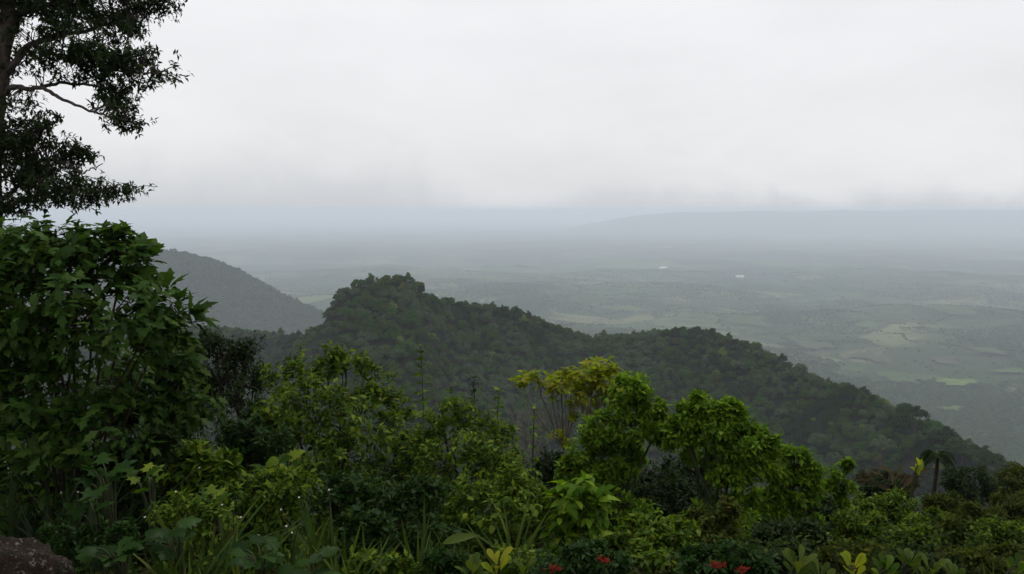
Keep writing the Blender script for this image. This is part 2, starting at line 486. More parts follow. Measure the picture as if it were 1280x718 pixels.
# ------------------------------------------------------------------ forest on the hills
def crown_mesh(name, seed, material, nq=800, flat=0.75, fs=0.42, lumps=11):
    """unit crown: about 1 m across at scale 1, base at z=0; clumps of leaf faces over several lobes"""
    r = np.random.default_rng(seed)
    th = r.uniform(0, 2 * np.pi, lumps); rad = np.sqrt(r.uniform(0, 1, lumps)) * 0.32
    C = np.stack([np.cos(th) * rad, np.sin(th) * rad, flat * (0.66 - rad * 1.15) + r.uniform(-0.16, 0.08, lumps)], -1)
    LR = r.uniform(0.09, 0.19, lumps)
    k = r.integers(0, lumps, nq)
    d = unit(r.normal(size=(nq, 3))); d[:, 2] = np.where(d[:, 2] < -0.35, -d[:, 2], d[:, 2])
    pos = C[k] + d * (LR[k] * r.uniform(0.55, 1.25, nq))[:, None] * np.array([1, 1, 0.8])
    nrm = unit(d + r.normal(size=(nq, 3)) * 0.55 + np.array([0, 0, 0.35]))
    t = unit(np.cross(nrm, r.normal(size=(nq, 3))))
    b = np.cross(nrm, t)
    s = r.uniform(0.5, 1.2, nq)[:, None] * fs * 0.13
    e = r.uniform(0.5, 1.0, (nq, 1))
    v = np.stack([pos - t * s, pos - b * s * e + nrm * s * 0.2, pos + t * s, pos + b * s * e - nrm * s * 0.25], 1).reshape(-1, 3)
    f = np.arange(nq * 4).reshape(-1, 4)
    # trunk
    tv, tf = tube([(0, 0, -0.9), (0.02, 0, -0.3), (0.0, 0.02, 0.25)], [0.035, 0.028, 0.015], 5)
    return v, f, tv, tf

CROWN_COLS = {
    'dark green': [(0.012, 0.028, 0.006), (0.018, 0.040, 0.009), (0.026, 0.050, 0.011)],
    'olive green': [(0.032, 0.054, 0.010), (0.046, 0.074, 0.014), (0.062, 0.090, 0.018)],
    'grey-green': [(0.044, 0.074, 0.034), (0.060, 0.096, 0.044), (0.080, 0.118, 0.056)],
    'mid green': [(0.022, 0.058, 0.009), (0.036, 0.084, 0.012), (0.052, 0.104, 0.016)],
    'yellow-green': [(0.09, 0.12, 0.02), (0.12, 0.15, 0.03), (0.15, 0.17, 0.035)],
    'brown': [(0.06, 0.055, 0.03), (0.075, 0.066, 0.036), (0.09, 0.08, 0.045)],
}
CROWN_MAT = {k: leaf_mat("crown_" + k.replace(' ', '_').replace('-', '_'), v, 0.2, 0.7, 0.05) for k, v in CROWN_COLS.items()}
KINDS = ['dark green', 'olive green', 'grey-green', 'mid green', 'brown', 'yellow-green']
SHAPES = []
for k in range(6):
    SHAPES.append(crown_mesh("crown", 100 + k, None, nq=2000, fs=0.34, flat=[0.9, 1.05, 0.8, 1.2, 0.95, 1.1][k], lumps=[26, 20, 30, 24, 18, 28][k]))
FOREST_COL = bpy.data.collections.new("forest_trees")
WOOD_COL = bpy.data.collections.new("plain_trees")
WHOLE = {}; CROWN = {}; TRUNK = {}
for k in range(6):
    v, f, tv, tf = SHAPES[k]
    for kd in list(CROWN_MAT):
        allv = np.concatenate([v, tv]); allf = np.concatenate([f, tf + len(v)])
        WHOLE[k, kd] = mesh_of("tree", allv, allf, [CROWN_MAT[kd], M_bark], midx=[0] * len(f) + [1] * len(tf))
        CROWN[k, kd] = mesh_of("crown", v, f, CROWN_MAT[kd])
        if kd in KINDS:
            o = bpy.data.objects.new("forest_tree_source", WHOLE[k, kd]); FOREST_COL.objects.link(o)
    TRUNK[k] = mesh_of("trunk", tv, tf, M_bark)
for k in range(4):
    for kd in ('dark green', 'mid green', 'olive green'):
        v, f, tv, tf = crown_mesh("c", 300 + k, None, nq=110, fs=1.0)
        o = bpy.data.objects.new("plain_tree_source", mesh_of("tree", v, f, CROWN_MAT[kd])); WOOD_COL.objects.link(o)

def scatter_gn(name, pts, rot, scl, idx, coll):
    me = bpy.data.meshes.new(name)
    me.vertices.add(len(pts)); me.vertices.foreach_set("co", np.asarray(pts, np.float32).ravel())
    for nm, typ, arr in (("rot", 'FLOAT', rot), ("idx", 'INT', idx)):
        a = me.attributes.new(nm, typ, 'POINT'); a.data.foreach_set("value", np.asarray(arr))
    a = me.attributes.new("scl", 'FLOAT_VECTOR', 'POINT'); a.data.foreach_set("vector", np.asarray(scl, np.float32).ravel())
    me.update()
    o = link(name, me)
    o['kind'] = 'stuff'
    nt = bpy.data.node_groups.new(name, 'GeometryNodeTree')
    nt.interface.new_socket("Geometry", in_out='INPUT', socket_type='NodeSocketGeometry')
    nt.interface.new_socket("Geometry", in_out='OUTPUT', socket_type='NodeSocketGeometry')
    gi = nt.nodes.new('NodeGroupInput'); go = nt.nodes.new('NodeGroupOutput')
    ci = nt.nodes.new('GeometryNodeCollectionInfo')
    ci.inputs['Collection'].default_value = coll
    ci.inputs['Separate Children'].default_value = True
    ci.inputs['Reset Children'].default_value = True
    ip = nt.nodes.new('GeometryNodeInstanceOnPoints')
    ip.inputs['Pick Instance'].default_value = True
    def attr(nm, t):
        a_ = nt.nodes.new('GeometryNodeInputNamedAttribute'); a_.data_type = t; a_.inputs['Name'].default_value = nm
        return [s for s in a_.outputs if s.enabled][0]
    cx = nt.nodes.new('ShaderNodeCombineXYZ')
    nt.links.new(attr("rot", 'FLOAT'), cx.inputs[2])
    e2r = nt.nodes.new('FunctionNodeEulerToRotation')
    nt.links.new(cx.outputs[0], e2r.inputs[0])
    nt.links.new(gi.outputs[0], ip.inputs['Points'])
    nt.links.new(ci.outputs[0], ip.inputs['Instance'])
    nt.links.new(attr("idx", 'INT'), ip.inputs['Instance Index'])
    nt.links.new(e2r.outputs[0], ip.inputs['Rotation'])
    nt.links.new(attr("scl", 'FLOAT_VECTOR'), ip.inputs['Scale'])
    nt.links.new(ip.outputs[0], go.inputs[0])
    md = o.modifiers.new("scatter", 'NODES'); md.node_group = nt
    return o

def scatter_hill(pts, front, back, tree, seed, pxr, sr, spacing):
    out = []
    s = sr[0]
    while s < sr[1]:
        dmean = 600 if pts is HILL else 2600
        step = spacing / dmean * FPX
        px = np.arange(pxr[0], pxr[1], step)
        d = curve(px, pts, 2) + s
        keep = RNG.uniform(size=len(px)) < np.clip(d / dmean, 0.3, 1.3)
        px = px[keep] + RNG.uniform(-0.5, 0.5, keep.sum()) * step
        sj = s + RNG.uniform(-0.5, 0.5, len(px)) * spacing
        out.append(hill_point(px, sj, pts, front, back, tree, seed))
        s += spacing * 0.9
    return np.concatenate(out)

def skyline(px):
    """row where the near plants begin to hide the hill"""
    return np.interp(px, [0, 260, 300, 330, 420, 520, 560, 640, 660, 700, 760, 830, 880, 960, 1040, 1130, 1280], [360, 390, 420, 450, 450, 480, 500, 510, 480, 465, 470, 500, 500, 560, 590, 590, 600])

hp = scatter_hill(HILL, 0.52, 0.62, 7.5, 21, (-120, 1500), (-300, 70), 4.5)
fx, fy = project(hp)
ok = (fy < 760)
hp = hp[ok]; fx = fx[ok]; fy = fy[ok]
n = len(hp)
size = RNG.uniform(4.8, 8.2, n) * np.exp(RNG.normal(0, 0.24, n))
crest_ = np.abs(fy - curve(fx, HILL, 1)) < 14
size = np.where(crest_, np.minimum(size, 7.0), size)
patch = fbm(hp[:, 0] / 45, hp[:, 1] / 45, 91)
kind = np.where(patch + RNG.normal(0, 0.14, n) > 0.66, 2, np.where(patch + RNG.normal(0, 0.12, n) < 0.42, 0, np.where(RNG.uniform(size=n) < 0.45, 1, 3)))
# the ridge tops read darker in species: tall dark trees stand along the crest of the peak
u_ = RNG.uniform(size=n)
kind = np.where(u_ < 0.012, 4, np.where(u_ > 0.99, 5, kind))
shape = RNG.integers(0, 6, n)
rot = RNG.uniform(0, 6.28, n)
zs = np.where(crest_, RNG.uniform(0.62, 0.85, n), RNG.uniform(0.75, 1.1, n))
hp[:, 2] += np.where(crest_, RNG.uniform(-2.4, -1.0, n), RNG.uniform(-2.0, 0.8, n)) + 0.6
dist = np.linalg.norm(hp, axis=1)
# the 300 that show largest in the picture become trees of their own
zr_, _d = ridge_z(fx, HILL, 7.5)
inview = (fx > 5) & (fx < 1275) & (fy < skyline(fx) - 4)
score = np.where(inview, size / dist, -1)
order = np.argsort(-score)[:296]
single = np.zeros(n, bool); single[order] = True
srcs = [o_.data for o_ in FOREST_COL.objects]
names = sorted((o_.name, i_) for i_, o_ in enumerate(FOREST_COL.objects))
pos_of = {i_: p_ for p_, (_, i_) in enumerate(names)}
gidx = np.array([pos_of[s_ * 6 + k_] for s_, k_ in zip(shape, kind)], np.int32)
m_ = ~single
scatter_gn("forest", hp[m_], rot[m_], np.stack([size, size, size * zs], -1)[m_], gidx[m_], FOREST_COL)

MARKS = [(330, "above the dark bush"), (395, "left of the peak"), (450, "on the left shoulder of the peak"), (505, "straight under the peak's top"),
         (560, "on the right shoulder of the peak"), (620, "above the rounded middle bush"), (690, "above the bare grey twigs"), (750, "above the yellow-leaved tree"),
         (820, "above the tall bright bush"), (880, "below the second hump's top"), (950, "above the broadest bright bush"), (1020, "above the hanging-leaved bush"),
         (1090, "above the smallest bright bush"), (1150, "above the yellow upright leaves"), (1210, "above the palm"), (1400, "by the right edge")]
med = np.median(size[order])
def key_of(q):
    crest = float(curve(fx[q], HILL, 1)); sk = float(skyline(fx[q]))
    t = (fy[q] - crest) / max(20.0, sk - crest)
    row = "on the skyline" if fy[q] < crest + 12 else "high up" if t < 0.35 else "halfway down" if t < 0.68 else "low down"
    mark = [m__[1] for m__ in MARKS if fx[q] < m__[0]][0]
    return f"{'large' if size[q] > med else 'small'} {KINDS[kind[q]]} tree {row} {mark}"
groups = {}
for q in order: groups.setdefault(key_of(q), []).append(q)
LABEL = {}
ORD = ["leftmost", "second from left", "third from left", "fourth from left", "fifth from left", "sixth from left", "seventh from left", "eighth from left", "ninth from left", "tenth from left"]
for k_, qs in groups.items():
    qs = sorted(qs, key=lambda q: fx[q])
    for n_, q in enumerate(qs):
        LABEL[q] = k_ if len(qs) == 1 else k_ + ", " + ("rightmost" if n_ == len(qs) - 1 else ORD[min(n_, 9)])
for r_, q in enumerate(order):
    kd = KINDS[kind[q]]
    lab = LABEL[q]
    loc = hp[q]
    if r_ < 110:
        t = empty("forest_tree", loc, lab, "tree", "trees of the forested hill")
        t.scale = (size[q], size[q], size[q] * zs[q]); t.rotation_euler.z = rot[q]
        link("crown", CROWN[shape[q], kd], t); link("trunk", TRUNK[shape[q]], t)
    else:
        t = link("forest_tree", WHOLE[shape[q], kd], None, loc)
        tag(t, lab, "tree", "trees of the forested hill")
        t.scale = (size[q], size[q], size[q] * zs[q]); t.rotation_euler.z = rot[q]

def lone(px, py, d, s, kd, zsc, label):
    """a single tree picked out on the hill, its crown centred on the pixel"""
    c = P(px, py, d)
    t = empty("forest_tree", (c[0], c[1], c[2] - s * 0.4), label, "tree", "trees that stand out of the forest")
    t.scale = (s, s, s * zsc); t.rotation_euler.z = px
    k = int(px) % 6
    link("crown", CROWN[k, kd], t); link("trunk", TRUNK[k], t)
lone(903, 441, 556, 7.5, 'yellow-green', 0.9, "single bright yellow-green tree among dark ones under the second hump of the hill")
lone(1146, 512, 405, 12.5, 'dark green', 0.8, "broad very dark tree on the crest of the right-hand slope, against the plain")
lone(1104, 549, 365, 13, 'grey-green', 0.75, "large pale grey-green crown in the nearer slope below the dark crest tree")
lone(1232, 566, 352, 12.0, 'dark green', 0.8, "rounded dark tree at the foot of the crest where the slope meets the frame edge")
lone(527, 360, 556, 6.5, 'dark green', 0.9, "dark tree at the right shoulder of the peak, open sky under its crown")
lone(431, 366, 548, 6.5, 'dark green', 0.9, "dark tree leaning out at the left shoulder of the peak")
lone(978, 448, 564, 8.0, 'dark green', 1.2, "tall narrow dark tree rising from the ridge right of the second hump")

# far hill
fp = scatter_hill(FAR, 0.40, 0.45, 6.0, 57, (120, 520), (-620, 60), 9.0)
n = len(fp)
s_ = RNG.uniform(8, 14, n)
fp[:, 2] -= 2
FARIDX = np.array([p_ for p_, (nm_, i_) in enumerate(names) if i_ % 6 in (2, 3)])
scatter_gn("far_forest", fp, RNG.uniform(0, 6.28, n), np.stack([s_, s_, s_ * RNG.uniform(0.7, 1.1, n)], -1), FARIDX[RNG.integers(0, len(FARIDX), n)].astype(np.int32), FOREST_COL)

# trees of the plain, hedges and woods that read as a mass
N0 = 110000
d = 1500 * (6500 / 1500) ** RNG.uniform(0, 1, N0) 
px = RNG.uniform(330, 1330, N0)
x = (px - 640) / FPX * d
wn = fbm(x / 420, d / 420, 61, 4)
wn2 = np.abs(fbm(x / 260, d / 260, 71, 2) - 0.5)
keep = (((wn > 0.53) & (RNG.uniform(size=N0) < 0.9)) | (wn2 < 0.022) | (RNG.uniform(size=N0) < 0.02))
x = x[keep]; d = d[keep]
n = len(x)
s_ = RNG.uniform(6, 12, n)
pp = np.stack([x, d, z_plain(x, d) + 2], -1)
scatter_gn("plain_woods", pp, RNG.uniform(0, 6.28, n), np.stack([s_, s_, s_ * 0.75], -1), RNG.integers(0, 12, n).astype(np.int32), WOOD_COL)

# ------------------------------------------------------------------ leaves
# a template lies along +X from stalk to tip, is 1 long, its face up +Z
def strip_leaf(width, prof, droop, fold, name=None, twist=0.0):
    """prof: (station, half width share)"""
    v = []; q = []; t = []
    for k, (s, w_) in enumerate(prof):
        z = -droop * s * s
        x = s * (1 - 0.18 * droop * s)
        hw = w_ * width / 2
        v += [(x, -hw, z + fold * hw + twist * s * hw), (x, 0, z), (x, hw, z + fold * hw - twist * s * hw)]
    for k in range(len(prof) - 1):
        a = 3 * k
        q += [(a, a + 3, a + 4, a + 1), (a + 1, a + 4, a + 5, a + 2)]
    return np.array(v), np.array(q)

def tri(f):
    f = np.asarray(f)
    return f if f.shape[1] == 3 else np.concatenate([f[:, [0, 1, 2]], f[:, [0, 2, 3]]])

OVAL = [(0, 0.04), (0.18, 0.62), (0.42, 1.0), (0.68, 0.82), (0.88, 0.36), (1, 0.02)]
OBOV = [(0, 0.10), (0.25, 0.42), (0.55, 0.86), (0.78, 1.0), (0.93, 0.7), (1, 0.15)]
LANCE = [(0, 0.05), (0.2, 0.8), (0.45, 1.0), (0.75, 0.6), (1, 0.02)]
ROUND = [(0, 0.35), (0.12, 0.8), (0.38, 1.0), (0.65, 0.86), (0.86, 0.48), (1, 0.03)]
BLADE = [(0, 0.9), (0.15, 1.0), (0.4, 0.95), (0.65, 0.75), (0.85, 0.4), (1, 0.03)]

def lobed_leaf(kind, droop=0.3, cup=0.15):
    """fan of triangles round a midrib: pointed lobes"""
    if kind == 'five':
        half = [(0.0, 0.02), (0.14, 0.06), (0.28, 0.17), (0.40, 0.33), (0.46, 0.18), (0.56, 0.18), (0.72, 0.27), (0.74, 0.15), (0.87, 0.09), (1.0, 0.0)]
    elif kind == 'star':
        half = [(0.0, 0.03), (-0.08, 0.25), (0.06, 0.22), (0.10, 0.48), (0.28, 0.24), (0.42, 0.20), (0.62, 0.40), (0.62, 0.15), (0.80, 0.11), (1.0, 0.0)]
    else:
        half = [(0.0, 0.03), (-0.10, 0.22), (0.06, 0.26), (0.08, 0.46), (0.24, 0.34), (0.34, 0.54), (0.44, 0.34), (0.58, 0.46), (0.64, 0.24), (0.80, 0.22), (1.0, 0.0)]
    mid = [(max(0.0, x) * 0.96, 0) for x, _ in half]
    f = lambda x, y: (x, y, -droop * max(x, 0) ** 2 + cup * abs(y) - 0.35 * abs(y) ** 2)
    n = len(half)
    v = [f(x, 0) for x, _ in mid] + [f(x, y) for x, y in half] + [f(x, -y) for x, y in half]
    q = []
    for k in range(n - 1):
        q += [(k, k + 1, n + k + 1, n + k), (k, 2 * n + k, 2 * n + k + 1, k + 1)]
    return np.array(v), np.array(q)

def diamond(width, droop=0.15, fold=0.2):
    hw = width / 2
    v = np.array([(0, 0, 0), (0.45, -hw, fold * hw), (1, 0, -droop), (0.45, hw, fold * hw), (0.5, 0, -droop * 0.2)])
    return v, np.array([(0, 1, 4), (1, 2, 4), (2, 3, 4), (3, 0, 4)])

TEMPL = {
    'oval': [strip_leaf(0.46, OVAL, d_, 0.25, twist=t_) for d_, t_ in ((0.15, 0.1), (0.35, -0.2), (0.55, 0.25))],
    'droopy': [strip_leaf(0.42, OVAL, d_, 0.3, twist=t_) for d_, t_ in ((0.35, 0.1), (0.6, -0.2), (0.8, 0.2))],
    'round': [strip_leaf(0.72, ROUND, d_, 0.15, twist=t_) for d_, t_ in ((0.1, 0.1), (0.3, -0.15))],
    'obov': [strip_leaf(0.42, OBOV, d_, 0.3, twist=t_) for d_, t_ in ((0.05, 0.1), (0.2, -0.2), (0.35, 0.1))],
    'lance': [strip_leaf(0.26, LANCE, d_, 0.3, twist=t_) for d_, t_ in ((0.15, 0.1), (0.4, -0.2))],
    'blade': [strip_leaf(0.05, BLADE, d_, 0.5, twist=t_) for d_, t_ in ((0.1, 0.4), (0.35, -0.5), (0.7, 0.3))],
    'five': [lobed_leaf('five', d_, c_) for d_, c_ in ((0.2, 0.2), (0.4, 0.05), (0.6, -0.1))],
    'star': [lobed_leaf('star', d_, c_) for d_, c_ in ((0.25, 0.2), (0.5, 0.0))],
    'big': [lobed_leaf('big', d_, c_) for d_, c_ in ((0.3, 0.35), (0.6, -0.25), (0.45, 0.1))],
    'mini': [diamond(0.5, 0.2), diamond(0.42, 0.35), diamond(0.55, 0.05)],
    'needle': [diamond(0.42, 0.15), diamond(0.38, 0.35)],
}
LEAFMESH = {}
def leaf_mesh(key, k, material):
    kk = (key, k, material.name)
    if kk not in LEAFMESH:
        v, f = TEMPL[key][k]
        LEAFMESH[kk] = mesh_of("leaf", v, f, material, True)
    return LEAFMESH[kk]

def frames(L, N):
    L = unit(L)
    N = N - (N * L).sum(-1, keepdims=True) * L
    N = unit(N)
    return L, np.cross(N, L), N

def leaves_bag(bag, key, pos, L, N, size, r):
    L, S, N = frames(L, N)
    kk = r.integers(0, len(TEMPL[key]), len(pos))
    for k in range(len(TEMPL[key])):
        m_ = kk == k
        if not m_.any(): continue
        T, F = TEMPL[key][k]
        s = size[m_][:, None, None]
        v = pos[m_][:, None] + s * (T[None, :, 0:1] * L[m_][:, None] + T[None, :, 1:2] * S[m_][:, None] + T[None, :, 2:3] * N[m_][:, None])
        f = F[None] + (np.arange(m_.sum()) * len(T))[:, None, None]
        bag.add(v.reshape(-1, 3), f.reshape(-1, F.shape[1]))

def leaf_objects(root, key, pos, L, N, size, r, material, name="leaf"):
    L, S, N = frames(L, N)
    o0 = np.array(root.location)
    for p, a, b, c, s in zip(pos - o0, L, S, N, size):
        k = int(r.integers(0, len(TEMPL[key])))
        o = bpy.data.objects.new(name, leaf_mesh(key, k, material))
        COL.objects.link(o)
        o.parent = root
        o.matrix_basis = Matrix(((a[0] * s, b[0] * s, c[0] * s, p[0]), (a[1] * s, b[1] * s, c[1] * s, p[1]), (a[2] * s, b[2] * s, c[2] * s, p[2]), (0, 0, 0, 1)))

def whorl(tips, axis, k, tilt, droop, r, upn=1.0):
    """k leaves round every tip; returns positions, directions, normals"""
    n = len(tips)
    ax = unit(axis)
    ref = np.where(np.abs(ax[:, 2:3]) < 0.9, np.array([[0, 0, 1.0]]), np.array([[1.0, 0, 0]]))
    u = unit(np.cross(ax, ref)); w_ = np.cross(ax, u)
    ph = (np.arange(k)[None] * 2.4 + r.uniform(0, 6.28, (n, 1)) + r.normal(0, 0.3, (n, k)))
    tl = tilt + r.normal(0, 0.22, (n, k))
    rad = np.cos(ph)[..., None] * u[:, None] + np.sin(ph)[..., None] * w_[:, None]
    L = np.cos(tl)[..., None] * ax[:, None] + np.sin(tl)[..., None] * rad
    L = L + np.array([0, 0, -1.0]) * (droop + r.normal(0, 0.12, (n, k)))[..., None]
    L = unit(L)
    N = unit(ax[:, None] * 0.6 + np.array([0, 0, 1.0]) * upn + r.normal(0, 0.28, (n, k, 3)))
    return L.reshape(-1, 3), N.reshape(-1, 3)

def lobe_world(l, d):
    px, py, rx, ry = l[:4]
    dd = d + (l[4] if len(l) > 4 else 0)
    return P(px, py, dd), np.array([rx * dd / FPX, rx * dd / FPX * (0.9 if len(l) < 6 else l[5]), ry * dd / FPX])

def ground(px, d):
    x = P(px, 300, d)[0]
    return np.array([x, d, float(z_near(x, d))])

SEED = [1000]
def shrub(name, label, cat, d, base_px, lobes, key, size, ntips, k, material, stem_mat, group=None, nobj=0, tilt=1.0, droop=0.2,
          sprouts=(), nstems=7, inner=0.35, fine=None, stem_r=0.012, twig=0.12, foliage_name="foliage", extra=None, stem_up=0.5, spray=11, skirt=0.28, push=(0.62, 1.22)):
    SEED[0] += 1
    ntips = int(ntips * 3.2); size *= 0.80
    r = np.random.default_rng(SEED[0])
    base = ground(base_px, d)
    root = empty(name, base, label, cat, group)
    ws = [lobe_world(l, d) for l in lobes]
    area = np.array([a[1][0] * a[1][2] for a in ws])
    pick = r.choice(len(ws), ntips, p=area / area.sum())
    C = np.array([w_[0] for w_ in ws])[pick]; RD = np.array([w_[1] for w_ in ws])[pick]
    u = unit(r.normal(size=(ntips, 3)) + np.array([0, -0.15, 0.25]))
    rad = np.where(r.uniform(size=ntips) < inner, r.uniform(0.35, 0.8, ntips), r.uniform(0.8, 1.06, ntips))
    # leaves low down round the foot, so that the plant closes to the ground
    allc = np.array([w_[0] for w_ in ws]); allr = np.array([w_[1] for w_ in ws])
    x0, x1 = (allc[:, 0] - allr[:, 0]).min(), (allc[:, 0] + allr[:, 0]).max()
    zl = (allc[:, 2] - allr[:, 2] * 0.3).min()
    # twigs stand together in sprays: gather the tips about spray centres that push in and out of the outline
    ns = max(6, ntips // spray)
    su = unit(r.normal(size=(ns, 3)) + np.array([0, -0.15, 0.3])); srad = r.uniform(push[0], push[1], ns); spick = r.choice(len(ws), ns, p=area / area.sum())
    sid = r.integers(0, ns, ntips); inn = r.uniform(size=ntips) < inner * 0.6
    pick = np.where(inn, pick, spick[sid])
    C = np.array([w_[0] for w_ in ws])[pick]; RD = np.array([w_[1] for w_ in ws])[pick]
    u = np.where(inn[:, None], u, unit(su[sid] + r.normal(0, 0.16, (ntips, 3))))
    rad = np.where(inn, rad, srad[sid] + r.normal(0, 0.07, ntips) - 0.12 * r.uniform(0, 1, ntips) ** 2)
    tips = C + u * rad[:, None] * RD
    low_ = r.uniform(size=ntips) < (skirt if zl - base[2] > 0.25 else 0)
    uu = unit(r.normal(size=(ntips, 3))) * r.uniform(0.3, 1.05, (ntips, 1))
    foot = np.stack([(x0 + x1) / 2 + uu[:, 0] * (x1 - x0) * 0.42, base[1] - 0.05 * d / 6 + uu[:, 1] * 0.3 * d / 6, base[2] + (zl - base[2]) * (0.5 + 0.55 * uu[:, 2])], -1)
    tips = np.where(low_[:, None], foot, tips)
    u = np.where(low_[:, None], uu, u)
    axis = unit(u * 1.0 + np.array([0, -0.05, 0.55]) + r.normal(0, 0.3, (ntips, 3)))
    L, N = whorl(tips, axis, k, tilt, (droop * (1.15 - 1.1 * np.clip(u[:, 2:3], 0, 1))), r)
    pos = np.repeat(tips, k, 0)
    # leaves sit a little back along their twig
    pos = pos - np.repeat(axis, k, 0) * r.uniform(0, 1, (len(pos), 1)) * twig
    sz = size * r.uniform(0.5, 1.25, len(pos))
    for (px, py, lp, dd, ax) in sprouts:
        tp = P(px, py, d + dd)[None]
        a = np.array([ax], float)
        L2, N2 = whorl(tp, a, 6, 0.6, 0.0, r)
        s2 = np.full(6, lp * (d + dd) / FPX) * r.uniform(0.75, 1.1, 6)
        pos = np.concatenate([pos, np.repeat(tp, 6, 0) - np.repeat(unit(a), 6, 0) * r.uniform(0, .05, (6, 1))]); L = np.concatenate([L, L2]); N = np.concatenate([N, N2]); sz = np.concatenate([sz, s2])
        tips = np.concatenate([tips, tp]); axis = np.concatenate([axis, unit(a)])
    ok = pos[:, 2] > z_near(pos[:, 0], pos[:, 1]) + 0.02
    pos, L, N, sz = pos[ok], L[ok], N[ok], sz[ok]
    single = np.zeros(len(pos), bool)
    if nobj:
        sc = pos[:, 1] - 0.35 * pos[:, 2] * d / 6 + r.normal(0, 0.12, len(pos)) * d / 6 - sz * 1.5
        fx_, fy_ = project(pos)
        sc = np.where((fx_ > -5) & (fx_ < 1285) & (fy_ > 0) & (fy_ < 722), sc, 99)
        single[np.argsort(sc)[:nobj]] = True
        leaf_objects(root, key, pos[single], L[single], N[single], sz[single], r, material)
    m_ = ~single
    if m_.any():
        bag = Bag()
        leaves_bag(bag, fine or key, pos[m_], L[m_], N[m_], sz[m_], r)
        o = link(foliage_name, bag.mesh(foliage_name, material, True, base), root)
        o['kind'] = 'stuff'
    # stems from the base to the lobes and twigs on to the tips
    tw = Bag()
    for si in range(nstems):
        c, rd = ws[si % len(ws)]
        a = base + np.array([r.normal(0, 0.06) * d / 6, r.normal(0, 0.06) * d / 6, -0.05])
        e = c + rd * np.array([r.normal(0, .25), r.normal(0, .25), r.uniform(-0.1, 0.5)])
        mid = a * (1 - stem_up) + e * stem_up; mid[2] = a[2] + (e[2] - a[2]) * 0.62
        mid[:2] = a[:2] + (e[:2] - a[:2]) * 0.3
        pts = bez(a, mid, e, 8) + r.normal(0, 0.012, (8, 3))
        v, f = tube(pts, np.linspace(stem_r, stem_r * 0.45, 8) * d / 6, 6)
        link("stem", mesh_of("stem", v - base, f, stem_mat, True), root)
    for t_, a_, p_, lw_ in zip(tips[:420], axis[:420], np.concatenate([pick, np.zeros(len(sprouts), int)])[:420], np.concatenate([low_, np.zeros(len(sprouts), bool)])[:420]):
        c = base + np.array([0, 0, 0.1]) if lw_ else ws[p_][0]
        st = c + (t_ - c) * 0.35 - np.array([0, 0, 0.15]) * ws[p_][1]
        v, f = tube(bez(st, t_ - a_ * twig * 1.5, t_, 4), np.linspace(stem_r * 0.35, stem_r * 0.15, 4) * d / 6, 3)
        tw.add(v, f)
    o = link("twigs", tw.mesh("twigs", stem_mat, False, base), root)
    o['kind'] = 'stuff'
    return root

L_tith = leaf_mat("leaf_shrub", [(0.011, 0.030, 0.0035), (0.019, 0.046, 0.0055), (0.030, 0.068, 0.0080), (0.048, 0.080, 0.0140)], 0.28, 0.42, 0.35)
L_bright = leaf_mat("leaf_bright", [(0.032, 0.080, 0.0040), (0.060, 0.125, 0.0060), (0.095, 0.170, 0.0090), (0.150, 0.220, 0.0150)], 0.36, 0.42, 0.35)
L_yel = leaf_mat("leaf_yellow", [(0.100, 0.150, 0.0080), (0.160, 0.205, 0.0120), (0.210, 0.225, 0.0160), (0.160, 0.130, 0.0180)], 0.38, 0.45, 0.3)
L_mid = leaf_mat("leaf_mid", [(0.016, 0.040, 0.0030), (0.036, 0.075, 0.0050), (0.074, 0.120, 0.0090), (0.130, 0.170, 0.0150)], 0.32, 0.42, 0.35)
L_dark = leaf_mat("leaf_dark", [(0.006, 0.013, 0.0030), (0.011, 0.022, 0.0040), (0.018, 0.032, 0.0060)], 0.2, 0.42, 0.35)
L_tree = leaf_mat("leaf_tree", [(0.010, 0.020, 0.006), (0.016, 0.030, 0.008), (0.022, 0.036, 0.009)], 0.10, 0.5, 0.25)
L_olive = leaf_mat("leaf_olive", [(0.012, 0.023, 0.0020), (0.024, 0.038, 0.0035), (0.044, 0.058, 0.0055), (0.070, 0.068, 0.0090)], 0.3, 0.5, 0.25)
L_brown = leaf_mat("leaf_brown", [(0.026, 0.018, 0.0090), (0.040, 0.026, 0.0120), (0.030, 0.032, 0.0090)], 0.2, 0.6, 0.2)
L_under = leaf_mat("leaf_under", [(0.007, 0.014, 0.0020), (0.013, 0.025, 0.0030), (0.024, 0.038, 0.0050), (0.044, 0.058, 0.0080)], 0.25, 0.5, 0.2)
L_deep = leaf_mat("leaf_deep", [(0.006, 0.020, 0.0025), (0.011, 0.031, 0.0040), (0.019, 0.046, 0.0060)], 0.25, 0.4, 0.35)
L_grass = leaf_mat("leaf_grass", [(0.014, 0.032, 0.0040), (0.024, 0.048, 0.0050), (0.040, 0.066, 0.0080), (0.075, 0.090, 0.0180)], 0.3, 0.45, 0.3)
L_rosette = leaf_mat("leaf_rosette", [(0.028, 0.052, 0.0070), (0.048, 0.074, 0.0100), (0.078, 0.098, 0.0160)], 0.33, 0.38, 0.4)
M_red = leaf_mat("petal_red", [(0.13, 0.006, 0.004), (0.19, 0.009, 0.006), (0.10, 0.005, 0.004)], 0.25, 0.5, 0.3)
M_whitep = leaf_mat("petal_white", [(0.55, 0.55, 0.46), (0.7, 0.7, 0.62)], 0.2, 0.5, 0.3)

